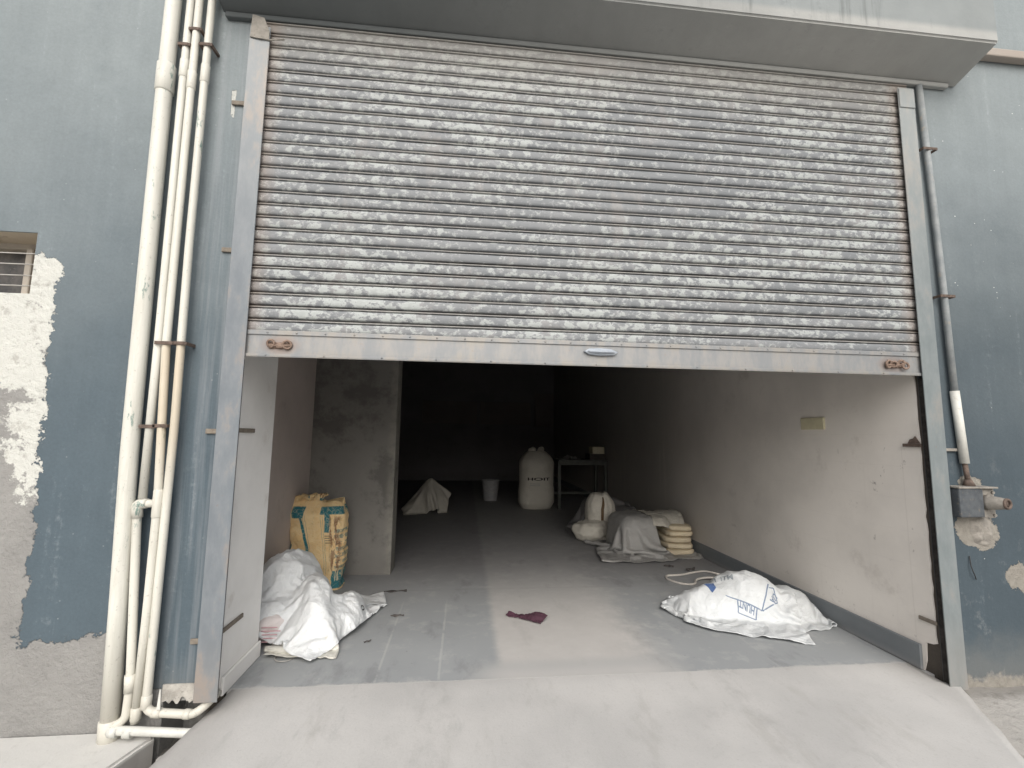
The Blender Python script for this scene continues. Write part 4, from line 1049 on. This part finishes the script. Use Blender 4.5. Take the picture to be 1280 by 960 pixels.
# front face is at u = .75 (t = 270 deg)
jt('HOIT', .660, .50, .068, 'ink_black')
for k in range(2): ink(T, P, line_bm(NB(), [(.685, .44 - k * .03), (.76, .44 - k * .03)], .006), 'ink_grey')
T = thing('dingy_sack', 'slumped peaked sack on the floor behind the partition edge', 'sack', (-1.3, 6.1, 0))
F = Field(-2.4, -.2, 5.2, 7.0, .025); F.bump(-1.22, 6.22, .40, .34, .60, 1.4, q=1.3).bump(-1.42, 6.1, .3, .2, .20, 2.)
P = drape(F, (-1.29, 6.15), (1.05, .9), R(6), .035, .75, (.95, .95), 110, 12, 61, jit=.03, fric=.9); cloth_obj('sack_cloth', P, 'sack_old', T)
T = thing('bucket', 'dull white bucket on the floor left of the upright sack', 'bucket', (-.035, 7.6, 0))
bm = NB(); tube(bm, [(-.035, 7.6, .0), (-.035, 7.6, .02), (-.035, 7.6, .40), (-.035, 7.6, .43)], [.14, .148, .182, .185], 28, False)
bmesh.ops.contextual_create(bm, geom=[e for e in bm.edges if e.is_boundary and all(v.co.z < .01 for v in e.verts)])
obj('bucket_body', bm, 'bucket', T, False).modifiers.new('thickness', 'SOLIDIFY').thickness = .006
obj('rim', torus(NB(), (-.035, 7.6, .43), .186, .009, (0, 0, 1), 28), 'bucket', T); obj('bail_handle', tube(NB(), bend([(-.215, 7.58, .40), (-.19, 7.44, .24), (.02, 7.40, .18), (.14, 7.45, .24), (.145, 7.6, .40)], .1), .004, 6), 'wire', T)
T = thing('workbench', 'dull steel bench standing against the right wall at the back', 'bench', (1.85, 6.7, 0))
obj('bench_top', box(NB(), 1.215, 2.19, 6.35, 7.10, .905, .945, .004), 'bench', T)
for x in (1.235, 2.16):
    for y in (6.37, 7.05): obj('leg', box(NB(), x - .028, x + .028, y, y + .05, 0, .904, .003), 'bench', T)
obj('apron', box(NB(), 1.265, 2.13, 6.375, 6.40, .84, .903), 'bench', T); obj('stretcher', box(NB(), 1.265, 2.13, 7.06, 7.09, .20, .25), 'bench', T)
def carton(name, label, x0, x1, y0, y1, z0, z1, mat):
    t = thing(name, label, 'carton', ((x0 + x1) / 2, (y0 + y1) / 2, z0)); obj('carton_body', box(NB(), x0, x1, y0, y1, z0, z1, .004), mat, t)
    bm = NB(); box(bm, x0 + .005, (x0 + x1) / 2 - .003, y0 + .004, y1 - .004, z1 + .0005, z1 + .005); box(bm, (x0 + x1) / 2 + .003, x1 - .005, y0 + .004, y1 - .004, z1 + .0005, z1 + .005); obj('lid_flap', bm, mat, t)
carton('carton', 'dark low carton on the bench, under the pale one', 1.86, 2.17, 6.45, 6.80, .9455, 1.055, 'carton_dark')
carton('carton', 'small pale carton on top of the dark carton on the bench', 1.92, 2.165, 6.46, 6.72, 1.0605, 1.19, 'carton')
T = thing('crumpled_wrap', 'crumpled clear plastic wrap on the left end of the bench', 'plastic wrap', (1.45, 6.6, .945))
F = Field(1.2, 2.2, 6.2, 7.2, .02); F.Z += .945; F.bump(1.45, 6.6, .16, .14, 1.03, 2.)
P = drape(F, (1.45, 6.6), (.46, .36), .2, .026, 1.15, (.7, .7), 80, 10, 71, jit=.02); cloth_obj('wrap_film', P, 'sheet', T)
# ------------------------------------------------------------------ camera, light, sky (placed early so a preview works)
cam = bpy.data.cameras.new('camera'); co = bpy.data.objects.new('camera', cam); COL.objects.link(co)
r_ = Vector((0.99468691, -0.10207688, 0.01335142)); u_ = Vector((-0.02467173, -0.11045604, 0.99357474)); f_ = Vector((0.09994627, 0.98862519, 0.11238759))
co.matrix_world = Matrix(((r_.x, u_.x, -f_.x, -.6196), (r_.y, u_.y, -f_.y, -2.5477), (r_.z, u_.z, -f_.z, 1.394), (0, 0, 0, 1)))
cam.sensor_width = 36; cam.lens = 16.114; cam.clip_end = 1000; cam.clip_start = .05
SC.camera = co
SUN_EL, SUN_AZ = 38, 181            # a wide hazy source above the yard, behind the viewer
sd = Vector((math.sin(R(SUN_AZ)) * math.cos(R(SUN_EL)), math.cos(R(SUN_AZ)) * math.cos(R(SUN_EL)), math.sin(R(SUN_EL))))
sun = bpy.data.lights.new('sun', 'SUN'); sun.energy = 1.95; sun.angle = R(72); sun.color = (1, .985, .955)
so = bpy.data.objects.new('sun', sun); COL.objects.link(so); so.rotation_euler = (-sd).to_track_quat('-Z', 'Y').to_euler(); so.location = sd * 40
wd = bpy.data.worlds.new('World'); SC.world = wd; wd.use_nodes = True; wt = wd.node_tree
sky = wt.nodes.new('ShaderNodeTexSky'); sky.sky_type = 'NISHITA'; sky.sun_disc = False
sky.sun_elevation = R(SUN_EL); sky.sun_rotation = R(SUN_AZ); sky.air_density = 1.2; sky.dust_density = 6.0; sky.ozone_density = 1.0; sky.altitude = 100
hs = wt.nodes.new('ShaderNodeHueSaturation'); hs.inputs['Saturation'].default_value = .45
wt.links.new(sky.outputs[0], hs.inputs['Color']); wt.links.new(hs.outputs[0], wt.nodes['Background'].inputs[0])
wt.nodes['Background'].inputs[1].default_value = .15
SC.view_settings.view_transform = 'Standard'; SC.view_settings.look = 'None'; SC.view_settings.exposure = 0
SC.render.engine = 'CYCLES'; SC.cycles.max_bounces = 10; SC.cycles.diffuse_bounces = 8; SC.cycles.use_denoising = True
